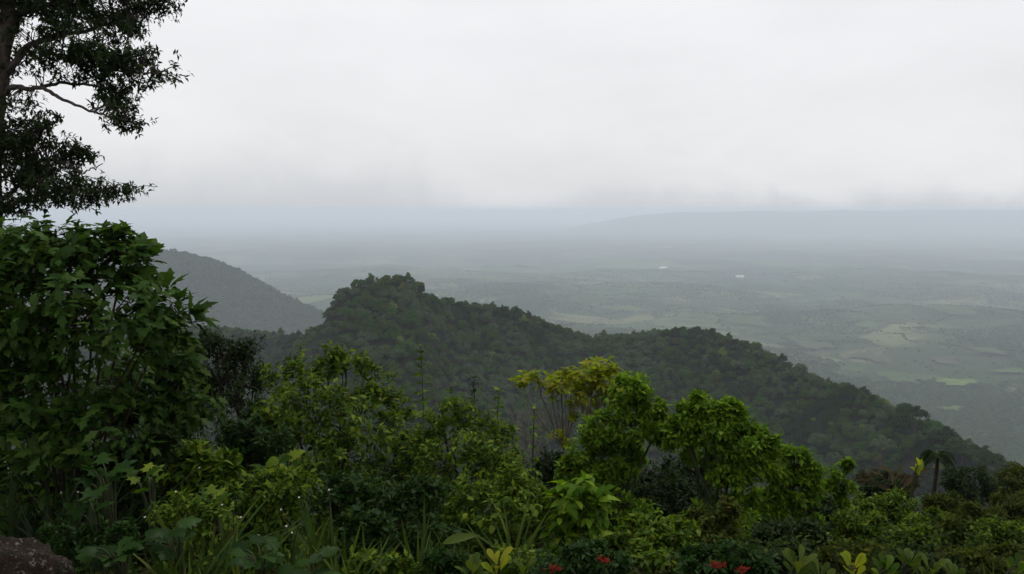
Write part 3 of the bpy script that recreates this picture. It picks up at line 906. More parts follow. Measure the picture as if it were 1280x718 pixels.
# ------------------------------------------------------------------ tall tree at the left edge
def tall_tree():
    r = np.random.default_rng(5)
    d = 13.0
    g0 = P(-12, 300, d); g0[2] = float(z_near(g0[0], d))
    root = empty("tall_tree", g0, "tall dark tree with spreading branches, cut by the left edge against the white sky", "tree")
    tr = np.array([g0 - [0, 0, .3], P(-14, 400, d), P(-10, 260, d), P(-4, 160, d), P(2, 90, d), P(8, 20, d), P(4, -80, d), P(-10, -200, d), P(-20, -300, d)])
    tt = np.linspace(0, 1, len(tr)); fine = np.linspace(0, 1, 32)
    pts = np.stack([np.interp(fine, tt, tr[:, k]) for k in range(3)], -1) + r.normal(0, 0.02, (32, 3))
    v, f = tube(pts, np.interp(fine, [0, .3, .6, 1], [0.20, 0.12, 0.11, 0.05]), 10)
    link("trunk", mesh_of("trunk", v - g0, f, M_bark, True), root)
    def limb(pp, r0, r1, dd):
        q = np.array([P(a, b, d + dd * k / max(1, len(pp) - 1)) for k, (a, b) in enumerate(pp)])
        t0 = np.linspace(0, 1, len(q)); t1 = np.linspace(0, 1, 4 * len(q))
        c = np.stack([np.interp(t1, t0, q[:, k]) for k in range(3)], -1)
        c[1:-1] = (c[:-2] + 2 * c[1:-1] + c[2:]) / 4
        c += r.normal(0, 0.012, c.shape)
        v, f = tube(c, np.linspace(r0, r1, len(c)), 6)
        link("branch", mesh_of("branch", v - g0, f, M_bark, True), root)
        return c
    limbs = [
        limb([(8, 92), (22, 70), (38, 55), (62, 48), (95, 42), (135, 30), (175, 15), (205, 4)], 0.06, 0.012, 0.6),
        limb([(3, 118), (18, 108), (35, 112), (50, 108), (68, 118), (88, 130), (112, 138), (140, 148), (160, 152)], 0.045, 0.01, -0.8),
        limb([(38, 55), (58, 66), (90, 78), (130, 86), (170, 92), (205, 90)], 0.035, 0.008, -0.5),
        limb([(50, 108), (80, 104), (115, 106), (150, 118), (165, 140)], 0.03, 0.008, 0.7),
        limb([(8, 60), (20, 20), (50, -20), (90, -60), (150, -100)], 0.07, 0.02, 0.8),
        limb([(10, 20), (60, 5), (110, -5), (170, -30), (210, -40)], 0.05, 0.015, 1.2),
        limb([(0, 170), (22, 180), (48, 165), (70, 152)], 0.03, 0.008, -0.5),
        limb([(2, 250), (22, 232), (24, 214), (40, 205), (70, 200), (100, 192)], 0.035, 0.008, 0.5),
        limb([(2, 262), (30, 250), (60, 240), (95, 238), (130, 240), (158, 241)], 0.04, 0.008, -0.7),
        limb([(95, 238), (105, 214), (120, 210), (130, 206)], 0.014, 0.006, -0.1),
        limb([(0, 90), (-60, 40), (-140, 10), (-220, -20)], 0.07, 0.02, 0.3),
        limb([(0, 150), (-70, 130), (-150, 120)], 0.05, 0.02, 0.6),
        limb([(0, 10), (-60, -60), (-130, -140)], 0.07, 0.02, -0.5),
        limb([(0, 200), (-50, 190), (-110, 200)], 0.04, 0.015, -0.3)]
    lobes = [(40, 12, 55, 26, .3), (95, 12, 60, 24, .5), (150, 8, 42, 20, .6), (188, 6, 24, 14, .5), (72, 40, 45, 16, 0), (125, 42, 55, 18, .2), (170, 38, 24, 14, .3),
             (85, 68, 46, 16, -.3), (135, 72, 50, 18, -.4), (172, 70, 20, 12, -.3), (200, 88, 26, 11, -.4), (165, 96, 34, 12, -.4), (65, 88, 26, 9, -.2), (118, 100, 44, 16, 0), (150, 120, 24, 17, .3),
             (152, 145, 22, 14, -.6), (138, 128, 22, 12, -.4), (25, 128, 24, 9, -.3), (12, 95, 14, 10, 0), (20, 90, 24, 8, .3), (35, 75, 12, 6, .3),
             (20, 168, 45, 22, -.3), (55, 152, 28, 10, -.5), (66, 150, 13, 11, -.5), (20, 200, 42, 22, 0), (58, 182, 26, 15, .2), (92, 190, 26, 12, .4), (105, 192, 12, 9, .4), (70, 208, 34, 12, .1),
             (15, 235, 36, 22, -.2), (55, 228, 32, 13, -.3), (92, 236, 30, 14, -.5), (130, 240, 32, 10, -.7), (155, 242, 14, 7, -.7), (60, 250, 34, 9, -.4), (110, 250, 24, 7, -.5), (128, 207, 9, 6, -.6), (15, 258, 30, 12, 0),
             (-60, 60, 70, 60, .3), (-150, 60, 90, 80, .2), (-60, 180, 70, 60, .3), (-60, -40, 80, 60, 0), (60, -50, 110, 50, .5), (150, -70, 80, 50, .5), (0, -160, 160, 80, 0), (-130, -130, 120, 90, 0), (0, -260, 110, 60, 0)]
    ws = [lobe_world(l, d) for l in lobes]
    area = np.array([a[1][0] * a[1][2] for a in ws]) * np.array([1.0] * 38 + [0.42] * (len(ws) - 38))
    nt = 7600
    pick = r.choice(len(ws), nt, p=area / area.sum())
    C = np.array([w_[0] for w_ in ws])[pick]; RD = np.array([w_[1] for w_ in ws])[pick]
    ns = 760
    spk = r.choice(len(ws), ns, p=area / area.sum())
    sc_ = np.array([w_[0] for w_ in ws])[spk] + unit(r.normal(size=(ns, 3))) * (r.uniform(0.1, 1.08, ns) ** 0.55)[:, None] * np.array([w_[1] for w_ in ws])[spk]
    sid = r.integers(0, ns, nt)
    u = r.normal(size=(nt, 3)) * np.array([0.13, 0.13, 0.065])
    tips = sc_[sid] + u
    axis = unit(u * 4 + np.array([0.35, 0, 0.3]) + r.normal(0, 0.5, (nt, 3)))
    L, N = whorl(tips, axis, 7, 1.15, 0.15, r)
    pos = np.repeat(tips, 7, 0) - np.repeat(axis, 7, 0) * r.uniform(0, 0.12, (nt * 7, 1))
    bag = Bag()
    leaves_bag(bag, 'needle', pos, L, N, r.uniform(0.06, 0.11, len(pos)), r)
    o = link("crown", bag.mesh("crown", L_tree, True, g0), root); o['kind'] = 'stuff'
    tw = Bag()
    allp = np.concatenate(limbs + [pts[6:]])
    for t_, a_ in zip(tips, axis):
        dist_ = np.linalg.norm(allp - t_, axis=1)
        b = allp[np.argmin(dist_)]
        if r.uniform() < 0.45:
            v, f = tube(bez(b, (b + t_) / 2 + np.array([0, 0, 0.08]) + r.normal(0, .05, 3), t_, 5), [0.011, 0.009, 0.007, 0.005, 0.004], 3)
            tw.add(v, f)
    o = link("twigs", tw.mesh("twigs", M_bark, False, g0), root); o['kind'] = 'stuff'
tall_tree()

# ------------------------------------------------------------------ shrubs
shrub("broadleaf_shrub", "flat-topped tall shrub of pointed lobed leaves, at the left edge under the tree", "shrub", 6.6, 70,
      [(10, 320, 75, 45), (85, 315, 70, 40), (145, 330, 48, 42), (185, 350, 30, 34), (30, 400, 90, 70, -.2), (120, 400, 80, 70, -.3), (185, 405, 45, 45, -.1), (-70, 380, 90, 110), (60, 480, 110, 45, -.1), (222, 385, 24, 16), (0, 298, 50, 24), (60, 296, 50, 22), (110, 300, 40, 20), (215, 420, 40, 40, -.1), (30, 530, 90, 40, -.3), (130, 535, 70, 40, -.4)],
      'five', 0.145, 620, 4, L_tith, M_brownstem, "broad-leaved shrubs on the left", nobj=300, tilt=1.1, droop=0.25, nstems=16, stem_r=0.014,
      spray=8, push=(0.6, 1.28), skirt=0.1, sprouts=[(186, 318, 34, 0, (.25, -.1, 1)), (212, 356, 28, 0, (.2, 0, 1)), (240, 390, 36, 0, (.8, 0, .5)), (152, 296, 28, .1, (.1, 0, 1)), (130, 292, 20, .2, (0, 0, 1)), (170, 308, 26, 0, (.1, 0, 1)), (245, 400, 28, .1, (.6, 0, .6)), (225, 372, 28, .1, (.4, 0, .8))])
shrub("broadleaf_shrub", "lower lobed-leaved shrub with pale leaf undersides, beside the dark bush left of centre", "shrub", 7.4, 205,
      [(205, 440, 45, 36), (240, 450, 26, 34), (190, 500, 55, 40, -.2), (235, 510, 35, 38, -.1), (150, 500, 45, 40)],
      'five', 0.135, 220, 4, L_tith, M_brownstem, "broad-leaved shrubs on the left", skirt=0.15, nobj=240, tilt=1.1, droop=0.35, nstems=8)
shrub("dark_bush", "dark brownish small-leaved bush against the grey valley, beside the broad-leaved shrubs", "bush", 12.5, 300,
      [(258, 425, 25, 22), (285, 440, 28, 26), (310, 436, 22, 24), (295, 480, 38, 40), (322, 475, 16, 24), (260, 480, 30, 40)],
      'mini', 0.085, 420, 5, L_dark, M_brownstem, nobj=0, tilt=1.1, droop=0.15, twig=0.2)

def sapling(px, ptop, pbase, d, label, material, lp=12, n=9, spread=1.0):
    """thin upright stem with leaves in tiers"""
    SEED[0] += 1
    r = np.random.default_rng(SEED[0])
    base = ground(px, d)
    root = empty("sapling", base, label, "sapling", "thin saplings above the bushes")
    top = P(px, ptop, d)
    pts = bez(base, (base + top) / 2 + r.normal(0, .05, 3), top, 10)
    v, f = tube(pts, np.linspace(0.016, 0.005, 10), 5)
    link("stem", mesh_of("stem", v - base, f, M_stem, True), root)
    low = P(px, pbase, d)
    k = n
    t = np.linspace(0, 1, k)[:, None] ** 0.8
    nodes = low + (top - low) * t
    L, N = whorl(nodes, np.tile([0.05, 0, 1.0], (k, 1)), 5, 1.1, 0.1, r)
    pos = np.repeat(nodes, 5, 0)
    sz = lp * d / FPX * r.uniform(0.6, 1.15, len(pos)) * np.repeat(np.linspace(1.15, 0.7, k), 5) * spread
    leaf_objects(root, 'oval', pos, L, N, sz, r, material)
    return root

BUSHES = "leafy bushes below the lookout"
shrub("leafy_bush", "yellow-green leafy bush left of centre, with several rounded tops below the peak", "bush", 10.0, 410,
      [(345, 480, 24, 22), (378, 462, 26, 24), (410, 455, 22, 22), (440, 458, 26, 24), (470, 480, 26, 24), (498, 510, 24, 24), (395, 510, 55, 40, -.3), (455, 530, 52, 40, -.4), (350, 540, 36, 44, -.2), (420, 570, 60, 36, -.5)],
      'oval', 0.105, 520, 5, L_mid, M_stem, BUSHES, nobj=220, tilt=1.0, droop=0.15, nstems=10, fine='mini')
shrub("leafy_bush", "rounded leafy bush in the middle of the picture, right of the several-topped bush", "bush", 10.3, 575,
      [(566, 512, 28, 22), (595, 530, 30, 26), (545, 535, 28, 24), (620, 550, 26, 30), (575, 570, 60, 40, -.4), (520, 570, 34, 36), (625, 590, 36, 34, -.4)],
      'oval', 0.10, 420, 5, L_mid, M_stem, BUSHES, nobj=200, tilt=1.0, droop=0.15, nstems=8, fine='mini')
sapling(526, 433, 520, 11.5, "slender sapling with leaves in tiers, tallest between the two middle bushes", L_mid, 15, 9)
sapling(376, 432, 470, 10.5, "thin sprig standing up out of the left top of the several-topped bush", L_mid, 13, 5)
sapling(428, 432, 465, 10.2, "short sprig above the highest top of the several-topped bush", L_mid, 13, 4)
sapling(592, 472, 540, 11.0, "slender dark sapling rising behind the rounded middle bush", L_dark, 12, 7)
sapling(624, 488, 560, 10.6, "slender yellowish sapling at the right edge of the rounded middle bush", L_mid, 13, 7)
sapling(668, 512, 610, 9.0, "dark-stemmed sapling with small leaf tiers, in front of the hollow left of the yellow tree", L_mid, 13, 8)

# pale-stemmed tree with yellowing umbrella clusters
def yellow_tree():
    r = np.random.default_rng(77)
    d = 14.0
    base = ground(722, d)
    root = empty("yellow_leaved_tree", base, "small sparse tree with yellow leaf clusters on bare pale stems, beside the bright bushes", "tree")
    cl = [(652, 472, 15), (672, 468, 17), (690, 486, 12), (702, 478, 17), (716, 462, 16), (724, 474, 18), (742, 455, 18), (752, 466, 18), (764, 460, 14), (735, 484, 16), (770, 474, 18), (782, 486, 16), (757, 490, 16), (716, 520, 12), (700, 540, 10), (740, 512, 12), (712, 552, 9), (728, 500, 12), (694, 468, 14), (708, 468, 14), (732, 466, 16), (748, 476, 16), (762, 482, 16), (776, 480, 14), (722, 486, 14), (746, 498, 14), (768, 500, 14), (712, 500, 10)]
    fork = [P(715, 590, d), P(705, 560, d + .2), P(735, 560, d - .2), P(750, 555, d)]
    v, f = tube(bez(base, (base + fork[0]) / 2 + [0.1, 0, 0], fork[0], 8), np.linspace(0.06, 0.045, 8), 8)
    link("trunk", mesh_of("trunk", v - base, f, M_paletwig, True), root)
    for fk in fork[1:]:
        v, f = tube(bez(fork[0], (fork[0] + fk) / 2 + [0, 0, .1], fk, 5), np.linspace(0.04, 0.03, 5), 6)
        link("branch", mesh_of("branch", v - base, f, M_paletwig, True), root)
    rest = Bag()
    for (a, b, w_) in cl:
        dd = r.uniform(-0.5, 0.5)
        t = P(a, b + 3, d + dd)
        fk = fork[1 + int(np.argmin([abs(t[0] - q[0]) for q in fork[1:]]))]
        m_ = fk * 0.5 + t * 0.5; m_[0] = t[0] * 0.8 + fk[0] * 0.2
        v, f = tube(bez(fk, m_, t, 8) + r.normal(0, .012, (8, 3)), np.linspace(0.02, 0.010, 8), 5)
        link("branch", mesh_of("branch", v - base, f, M_paletwig, True), root)
        n = 11
        tt = t + r.normal(0, 1, (n, 3)) * w_ * d / FPX * np.array([0.5, 0.5, 0.3])
        ax = unit(np.array([0, 0, 1.0]) + r.normal(0, .35, (n, 3)))
        L, N = whorl(tt, ax, 7, 1.15, 0.1, r)
        sz_ = w_ * d / FPX * r.uniform(0.4, 0.8, 77); pp_ = np.repeat(tt, 7, 0)
        leaf_objects(root, 'oval', pp_[:16], L[:16], N[:16], sz_[:16], r, L_yel)
        leaves_bag(rest, 'oval', pp_[16:], L[16:], N[16:], sz_[16:], r)
    o = link("foliage", rest.mesh("foliage", L_yel, True, base), root); o['kind'] = 'stuff'
yellow_tree()
# bare grey twigs beside the yellow tree
def bare_shrub():
    r = np.random.default_rng(78)
    d = 15.5
    base = ground(655, d)
    root = empty("bare_shrub", base, "leafless grey twiggy shrub in the dark gap left of the yellow-leaved tree", "shrub")
    for k in range(14):
        e = P(r.uniform(630, 690), r.uniform(482, 530), d + r.uniform(-.5, .5))
        pts = bez(base, base * .4 + e * .6 + r.normal(0, .15, 3), e, 9) + r.normal(0, .015, (9, 3))
        v, f = tube(pts, np.linspace(0.014, 0.004, 9), 4)
        b = Bag(); b.add(v, f)
        for q in range(7):
            j = int(r.integers(3, 8)); s = pts[j]
            v, f = tube(bez(s, s + r.normal(0, .15, 3) + [0, 0, .12], s + r.normal(0, .28, 3) + [0, 0, .2], 4), [0.006, .005, .004, .003], 3)
            b.add(v, f)
        link("branch", b.mesh("branch", M_paletwig, False, base), root)
bare_shrub()

BR = "bright green leafy bushes"
shrub("bright_bush", "tall bright green leafy bush, next to the yellow-leaved tree", "bush", 11.6, 775,
      [(790, 484, 26, 18), (772, 500, 24, 18), (812, 508, 22, 20), (750, 535, 26, 24), (795, 535, 34, 26), (825, 535, 18, 20), (730, 562, 22, 24), (770, 570, 38, 28, .2), (742, 600, 32, 24), (715, 590, 20, 24)],
      'oval', 0.125, 620, 6, L_bright, M_stem, BR, nobj=290, tilt=0.95, droop=0.22, nstems=10, fine='mini', inner=0.2, push=(0.78, 1.12), skirt=0.1)
shrub("bright_bush", "broadest bright green bush with leaves in layers, over a dark hollow", "bush", 11.0, 905,
      [(872, 506, 24, 16), (858, 520, 22, 18), (908, 514, 22, 14), (930, 524, 16, 14), (890, 535, 36, 22), (845, 542, 20, 20), (945, 545, 20, 14), (962, 560, 16, 16), (925, 556, 34, 22), (875, 565, 26, 16, .4), (945, 582, 30, 18), (910, 590, 30, 18), (928, 618, 20, 18)],
      'oval', 0.125, 720, 6, L_bright, M_stem, BR, nobj=295, tilt=0.95, droop=0.22, nstems=10, fine='mini', inner=0.2, push=(0.78, 1.12), skirt=0.08)
shrub("bright_bush", "bright green bush with hanging leaves, right of the broadest one and lower", "bush", 11.6, 995,
      [(992, 574, 22, 16), (1012, 590, 16, 16), (975, 592, 18, 18), (1000, 610, 26, 22), (970, 630, 22, 24), (1012, 640, 18, 28)],
      'oval', 0.12, 320, 6, L_bright, M_stem, BR, nobj=220, tilt=1.0, droop=0.35, nstems=7, fine='mini', inner=0.2, push=(0.78, 1.15), skirt=0.1)
shrub("bright_bush", "smallest bright green bush, a few leaf sprays right of the hanging-leaved one", "bush", 14, 1050,
      [(1042, 590, 14, 9), (1060, 582, 9, 8), (1050, 608, 18, 14), (1035, 618, 14, 16), (1046, 640, 18, 22)],
      'oval', 0.13, 180, 6, L_bright, M_stem, BR, nobj=150, tilt=1.0, droop=0.2, nstems=5, fine='mini', inner=0.2)

# lower bushes in front
LOW = "low bushes at the foot of the view"
shrub("low_bush", "low dense bush of small round leaves in front of the rounded middle bush", "bush", 7.4, 620,
      [(600, 612, 40, 22), (650, 602, 36, 26), (630, 640, 50, 28, -.3), (575, 640, 30, 26), (680, 640, 34, 26)], 'round', 0.085, 300, 5, L_mid, M_stem, LOW, fine='mini', nobj=200, tilt=1.1, droop=0.1, stem_r=0.007)
shrub("low_bush", "leafy low plant with the largest glossy leaves, below the tall bright bush", "bush", 7.0, 718,
      [(712, 612, 26, 20), (730, 640, 26, 24), (700, 640, 24, 24), (745, 615, 18, 14)], 'oval', 0.165, 60, 5, L_bright, M_stem, LOW, nobj=220, tilt=1.1, droop=0.4, stem_r=0.008)
shrub("low_bush", "low bush of round grey-green leaves behind the tufts of tall blades", "bush", 6.6, 470,
      [(430, 612, 40, 22), (480, 622, 44, 26), (530, 618, 34, 26), (455, 655, 40, 26, -.3), (545, 660, 36, 26, -.2)], 'round', 0.08, 300, 5, L_deep, M_stem, LOW, fine='mini', nobj=200, tilt=1.1, droop=0.15, stem_r=0.007)
shrub("low_bush", "dull olive bush in the shade under the broadest bright bush", "bush", 9.2, 900,
      [(882, 648, 22, 16), (912, 640, 18, 18), (900, 665, 34, 18), (850, 660, 26, 16)], 'oval', 0.09, 150, 5, L_olive, M_stem, LOW, nobj=100, tilt=1.0, droop=0.2, stem_r=0.007)
shrub("low_bush", "pale-leaved bush in front of the dark hollow, right of the largest glossy leaves", "bush", 6.0, 815,
      [(800, 662, 36, 16), (840, 664, 34, 16), (820, 690, 46, 20, -.2), (770, 680, 26, 18)], 'oval', 0.085, 170, 5, L_mid, M_stem, LOW, fine='mini', nobj=160, tilt=1.0, droop=0.15, stem_r=0.007)
for (label, d, bp, lobes, mtl, key, sz) in [
        ("shaded bush of fine leaves between the broad shrubs and the several-topped bush", 8.5, 310, [(300, 540, 30, 26), (335, 560, 34, 30), (280, 570, 34, 24)], L_deep, 'oval', 0.085),
        ("yellowish herb patch under the lower lobed-leaved shrub", 6.6, 250, [(235, 575, 34, 22), (270, 590, 34, 24), (250, 612, 44, 18)], L_mid, 'lance', 0.11),
        ("dark leafy bush in the lower left, under the flat-topped shrub", 6.4, 175, [(160, 565, 34, 20), (195, 560, 30, 24), (140, 590, 40, 18)], L_dark, 'oval', 0.10),
        ("small leafy bush below the shaded fine-leaved bush", 6.2, 345, [(330, 612, 36, 24), (365, 600, 30, 24), (350, 640, 40, 24)], L_mid, 'oval', 0.08)]:
    shrub("low_bush", label, "bush", d, bp, lobes, key, sz, 190, 5, mtl, M_stem, LOW, fine='mini', nobj=110, tilt=1.0, droop=0.2, stem_r=0.007)

for (label, d, bp, lobes, mtl, sz) in [
        ("low dark shrublet between the left-end rosette and the second red-flowered shrub", 5.2, 985, [(970, 700, 24, 16), (1000, 694, 24, 14), (985, 716, 50, 14)], L_dark, 0.06),
        ("low shrublet of fine leaves behind the broad yellow leaf of the bottom row", 5.4, 1062, [(1045, 696, 24, 14), (1080, 690, 24, 14), (1062, 714, 50, 14)], L_olive, 0.055),
        ("low dark shrublet behind the brightest rosette", 5.3, 1150, [(1135, 694, 26, 14), (1170, 700, 26, 14), (1150, 716, 50, 14)], L_dark, 0.055),
        ("low shrublet of fine leaves in the bottom right corner", 5.4, 1235, [(1215, 696, 28, 14), (1255, 692, 28, 14), (1235, 714, 56, 14)], L_olive, 0.055),
        ("low leafy shrublet at the foot of the broad tall tuft", 4.8, 478, [(460, 700, 28, 14), (495, 706, 26, 14), (478, 720, 50, 12)], L_mid, 0.06),
        ("low leafy shrublet left of the two upright yellow leaves", 4.9, 560, [(545, 698, 26, 14), (578, 704, 24, 14), (560, 718, 46, 12)], L_deep, 0.06),
        ("low leafy shrublet in front of the low dense round-leaved bush", 5.3, 650, [(635, 690, 28, 14), (668, 696, 26, 14), (650, 712, 46, 14)], L_mid, 0.06),
        ("low dark shrublet beside the boulder", 5.0, 95, [(75, 668, 26, 16), (110, 672, 28, 18), (150, 668, 26, 16), (100, 700, 50, 16)], L_deep, 0.06),
        ("weedy herb patch under the thin pale grass in the lower left", 5.3, 240, [(205, 640, 30, 16), (240, 630, 30, 18), (275, 642, 30, 16), (240, 660, 50, 16)], L_mid, 0.06)]:
    shrub("low_bush", label, "bush", d, bp, lobes, 'oval', sz, 90, 5, mtl, M_stem, LOW, fine='mini', nobj=60, tilt=1.0, droop=0.15, stem_r=0.005, twig=0.06)

def red_shrub(label, d, bp, lobes, heads):
    root = shrub("flowering_shrub", label, "shrub", d, bp, lobes, 'oval', 0.062, 170, 5, L_deep, M_stem, "red-flowered shrubs along the bottom", fine='mini', nobj=170, tilt=1.1, droop=0.05, stem_r=0.006, twig=0.05)
    r = np.random.default_rng(bp)
    b0 = np.array(root.location)
    for (a, b) in heads:
        c = P(a, b, d - 0.25)
        st = Bag(); v, f = tube(bez(c - [0, -.1, .25], c - [0, 0, .1], c, 5), 0.004, 4); st.add(v, f)
        hd = link("flower_head", st.mesh("flower_head", M_stem, False, b0), root)
        n = 26
        pos = c + r.normal(0, 1, (n, 3)) * np.array([0.020, 0.018, 0.007])
        bag = Bag()
        for q in range(n):
            L, N = whorl(pos[q:q + 1], np.array([[0, -.35, 1.0]]) + r.normal(0, .35, (1, 3)), 5, 1.35, 0, r)
            leaves_bag(bag, 'mini', np.repeat(pos[q:q + 1], 5, 0), L, N, np.full(5, 0.011), r)
        link("petals", bag.mesh("petals", M_red, False, b0), hd)
red_shrub("low shrub with two red flower heads, bottom centre under the glossy-leaved plant", 4.8, 715, [(690, 702, 34, 16), (730, 696, 34, 18), (765, 702, 28, 16), (710, 722, 60, 16)], [(693, 710), (756, 699)])
red_shrub("low shrub with two red flower heads close together, bottom right of centre", 4.8, 905, [(880, 700, 34, 16), (915, 694, 32, 16), (950, 704, 26, 16), (910, 722, 60, 16)], [(897, 706), (927, 712)])

# right-hand slope
RS = "bushes of the right-hand slope"
for (label, d, bp, lobes, mtl, sz) in [
        ("dark green bush behind the smallest bright bush", 20, 1110, [(1105, 602, 20, 12), (1122, 615, 22, 16), (1095, 620, 20, 16)], L_dark, 0.14),
        ("fresh green bush with a flat layered top, right of the smallest bright bush", 15, 1100, [(1085, 628, 24, 12), (1110, 624, 26, 11), (1130, 636, 20, 14), (1100, 650, 40, 22)], L_mid, 0.13),
        ("olive bush with a humped top in the middle of the right-hand slope", 17, 1175, [(1165, 630, 20, 12), (1185, 628, 20, 12), (1172, 650, 30, 20)], L_olive, 0.13),
        ("bright little bush just below the humped olive bush", 13, 1160, [(1150, 652, 20, 12), (1170, 648, 18, 12), (1158, 668, 30, 18)], L_mid, 0.11),
        ("large rounded dark bush on the skyline of the slope, right of the palm", 21, 1205, [(1195, 598, 22, 16), (1220, 600, 26, 18), (1205, 618, 34, 18), (1238, 616, 18, 16)], L_dark, 0.12),
        ("olive bush stepping down right of the large dark bush", 18, 1215, [(1205, 640, 22, 13), (1230, 648, 24, 16), (1200, 664, 26, 16)], L_olive, 0.12),
        ("flat yellowish-olive bush along the top of the slope at the right edge", 26, 1262, [(1245, 594, 26, 9), (1275, 592, 26, 10), (1262, 610, 34, 14), (1300, 600, 30, 20)], L_olive, 0.16),
        ("olive bush against the right edge, below the flat yellowish one", 19, 1262, [(1258, 630, 26, 16), (1285, 636, 26, 20), (1265, 655, 34, 20)], L_olive, 0.13),
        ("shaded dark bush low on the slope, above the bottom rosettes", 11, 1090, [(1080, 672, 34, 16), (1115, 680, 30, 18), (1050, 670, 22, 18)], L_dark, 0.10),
        ("dull green bush low on the slope in the right-hand corner", 11, 1255, [(1240, 680, 34, 18), (1280, 682, 34, 22), (1255, 700, 50, 16)], L_olive, 0.10),
        ("dull green bush between the little bright bush and the corner", 11.5, 1190, [(1180, 684, 30, 18), (1210, 690, 26, 16), (1190, 704, 40, 14)], L_mid, 0.095),
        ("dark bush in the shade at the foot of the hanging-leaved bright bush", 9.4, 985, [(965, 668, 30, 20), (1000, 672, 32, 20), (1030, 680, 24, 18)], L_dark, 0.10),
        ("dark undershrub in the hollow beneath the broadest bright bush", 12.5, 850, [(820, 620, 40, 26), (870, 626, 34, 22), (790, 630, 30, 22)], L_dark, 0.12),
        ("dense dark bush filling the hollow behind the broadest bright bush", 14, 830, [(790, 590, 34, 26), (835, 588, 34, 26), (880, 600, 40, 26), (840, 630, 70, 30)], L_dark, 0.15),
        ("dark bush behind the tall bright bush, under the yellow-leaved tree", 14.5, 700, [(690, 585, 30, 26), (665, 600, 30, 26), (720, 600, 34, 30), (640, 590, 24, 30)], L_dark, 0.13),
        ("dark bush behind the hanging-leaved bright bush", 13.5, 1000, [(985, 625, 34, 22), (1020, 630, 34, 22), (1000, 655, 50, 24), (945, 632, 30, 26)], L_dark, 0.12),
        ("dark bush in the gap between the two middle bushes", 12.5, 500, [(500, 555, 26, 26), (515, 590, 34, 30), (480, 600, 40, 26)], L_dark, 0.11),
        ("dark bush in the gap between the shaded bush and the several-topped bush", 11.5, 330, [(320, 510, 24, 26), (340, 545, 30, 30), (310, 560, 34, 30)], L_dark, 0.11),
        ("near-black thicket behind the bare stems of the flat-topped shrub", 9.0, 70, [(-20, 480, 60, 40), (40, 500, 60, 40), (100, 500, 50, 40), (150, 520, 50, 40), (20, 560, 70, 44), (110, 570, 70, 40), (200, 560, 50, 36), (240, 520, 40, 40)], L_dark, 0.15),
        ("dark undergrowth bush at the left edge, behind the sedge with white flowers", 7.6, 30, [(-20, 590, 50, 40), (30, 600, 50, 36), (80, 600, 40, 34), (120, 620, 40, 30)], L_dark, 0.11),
        ("fresh tufted bush at the front of the slope, below the layered green one", 9.2, 1075, [(1060, 650, 20, 14), (1088, 656, 18, 14), (1070, 674, 34, 16)], L_mid, 0.085),
        ("low mid-green bush above the brightest rosette", 8.6, 1140, [(1128, 672, 20, 12), (1152, 668, 18, 14), (1140, 690, 34, 14)], L_mid, 0.08),
        ("olive mound at the front of the slope, left of the corner bushes", 9.6, 1205, [(1192, 658, 20, 13), (1218, 664, 20, 14), (1204, 680, 34, 14)], L_olive, 0.085),
        ("leafy mound near the right edge, in front of the olive bush there", 9.0, 1252, [(1240, 662, 22, 14), (1268, 668, 22, 16), (1252, 684, 36, 14)], L_mid, 0.08),
        ("thin brownish bush between the smallest bright bush and the dry fern", 24, 1105, [(1090, 598, 24, 9), (1125, 602, 20, 12)], L_brown, 0.14)]:
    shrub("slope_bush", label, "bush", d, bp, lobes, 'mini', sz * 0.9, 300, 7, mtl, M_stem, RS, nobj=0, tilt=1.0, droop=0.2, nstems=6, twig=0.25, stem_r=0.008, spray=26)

def palm(px, pc, d, label, n, lp, material, key='needle'):
    r = np.random.default_rng(px)
    base = ground(px, d)
    root = empty("palm", base, label, "palm tree")
    top = P(px, pc, d)
    v, f = tube(bez(base - [0, 0, .1], (base + top) / 2 + [0.1, 0, 0], top, 10), np.linspace(0.06, 0.045, 10), 8)
    link("trunk", mesh_of("trunk", v - base, f, M_brownstem, True), root)
    for k in range(n):
        a = k * 2.4 + r.uniform(-.3, .3); ln = lp * d / FPX * r.uniform(0.8, 1.15)
        el = r.uniform(0.25, 1.0)
        dr = np.array([math.cos(a), math.sin(a), 0])
        e = top + dr * ln * 0.95 + np.array([0, 0, ln * (el - 0.95)])
        m_ = top + dr * ln * 0.5 + np.array([0, 0, ln * (0.25 + el * 0.6)])
        pts = bez(top, m_, e, 14)
        b = Bag(); v, f = tube(pts, np.linspace(0.02, 0.005, 14), 4); b.add(v, f)
        q = np.repeat(pts[2:], 2, 0); td = unit(np.repeat(np.gradient(pts, axis=0)[2:], 2, 0))
        sd = np.cross(td, [0, 0, 1.0]) * np.tile([1, -1], 12)[:, None]
        L = unit(sd + td * 0.6 + np.array([0, 0, -0.45]))
        leaves_bag(b, 'needle', q, L, np.tile([0, 0, 1.0], (24, 1)) + td * .2, ln * 0.32 * np.repeat(np.sin(np.linspace(0.5, 2.9, 12)), 2), r)
        link("frond", b.mesh("frond", material, False, base), root)
palm(1172, 572, 22, "dark palm with arching fronds on the skyline of the right-hand slope", 15, 25, L_dark)

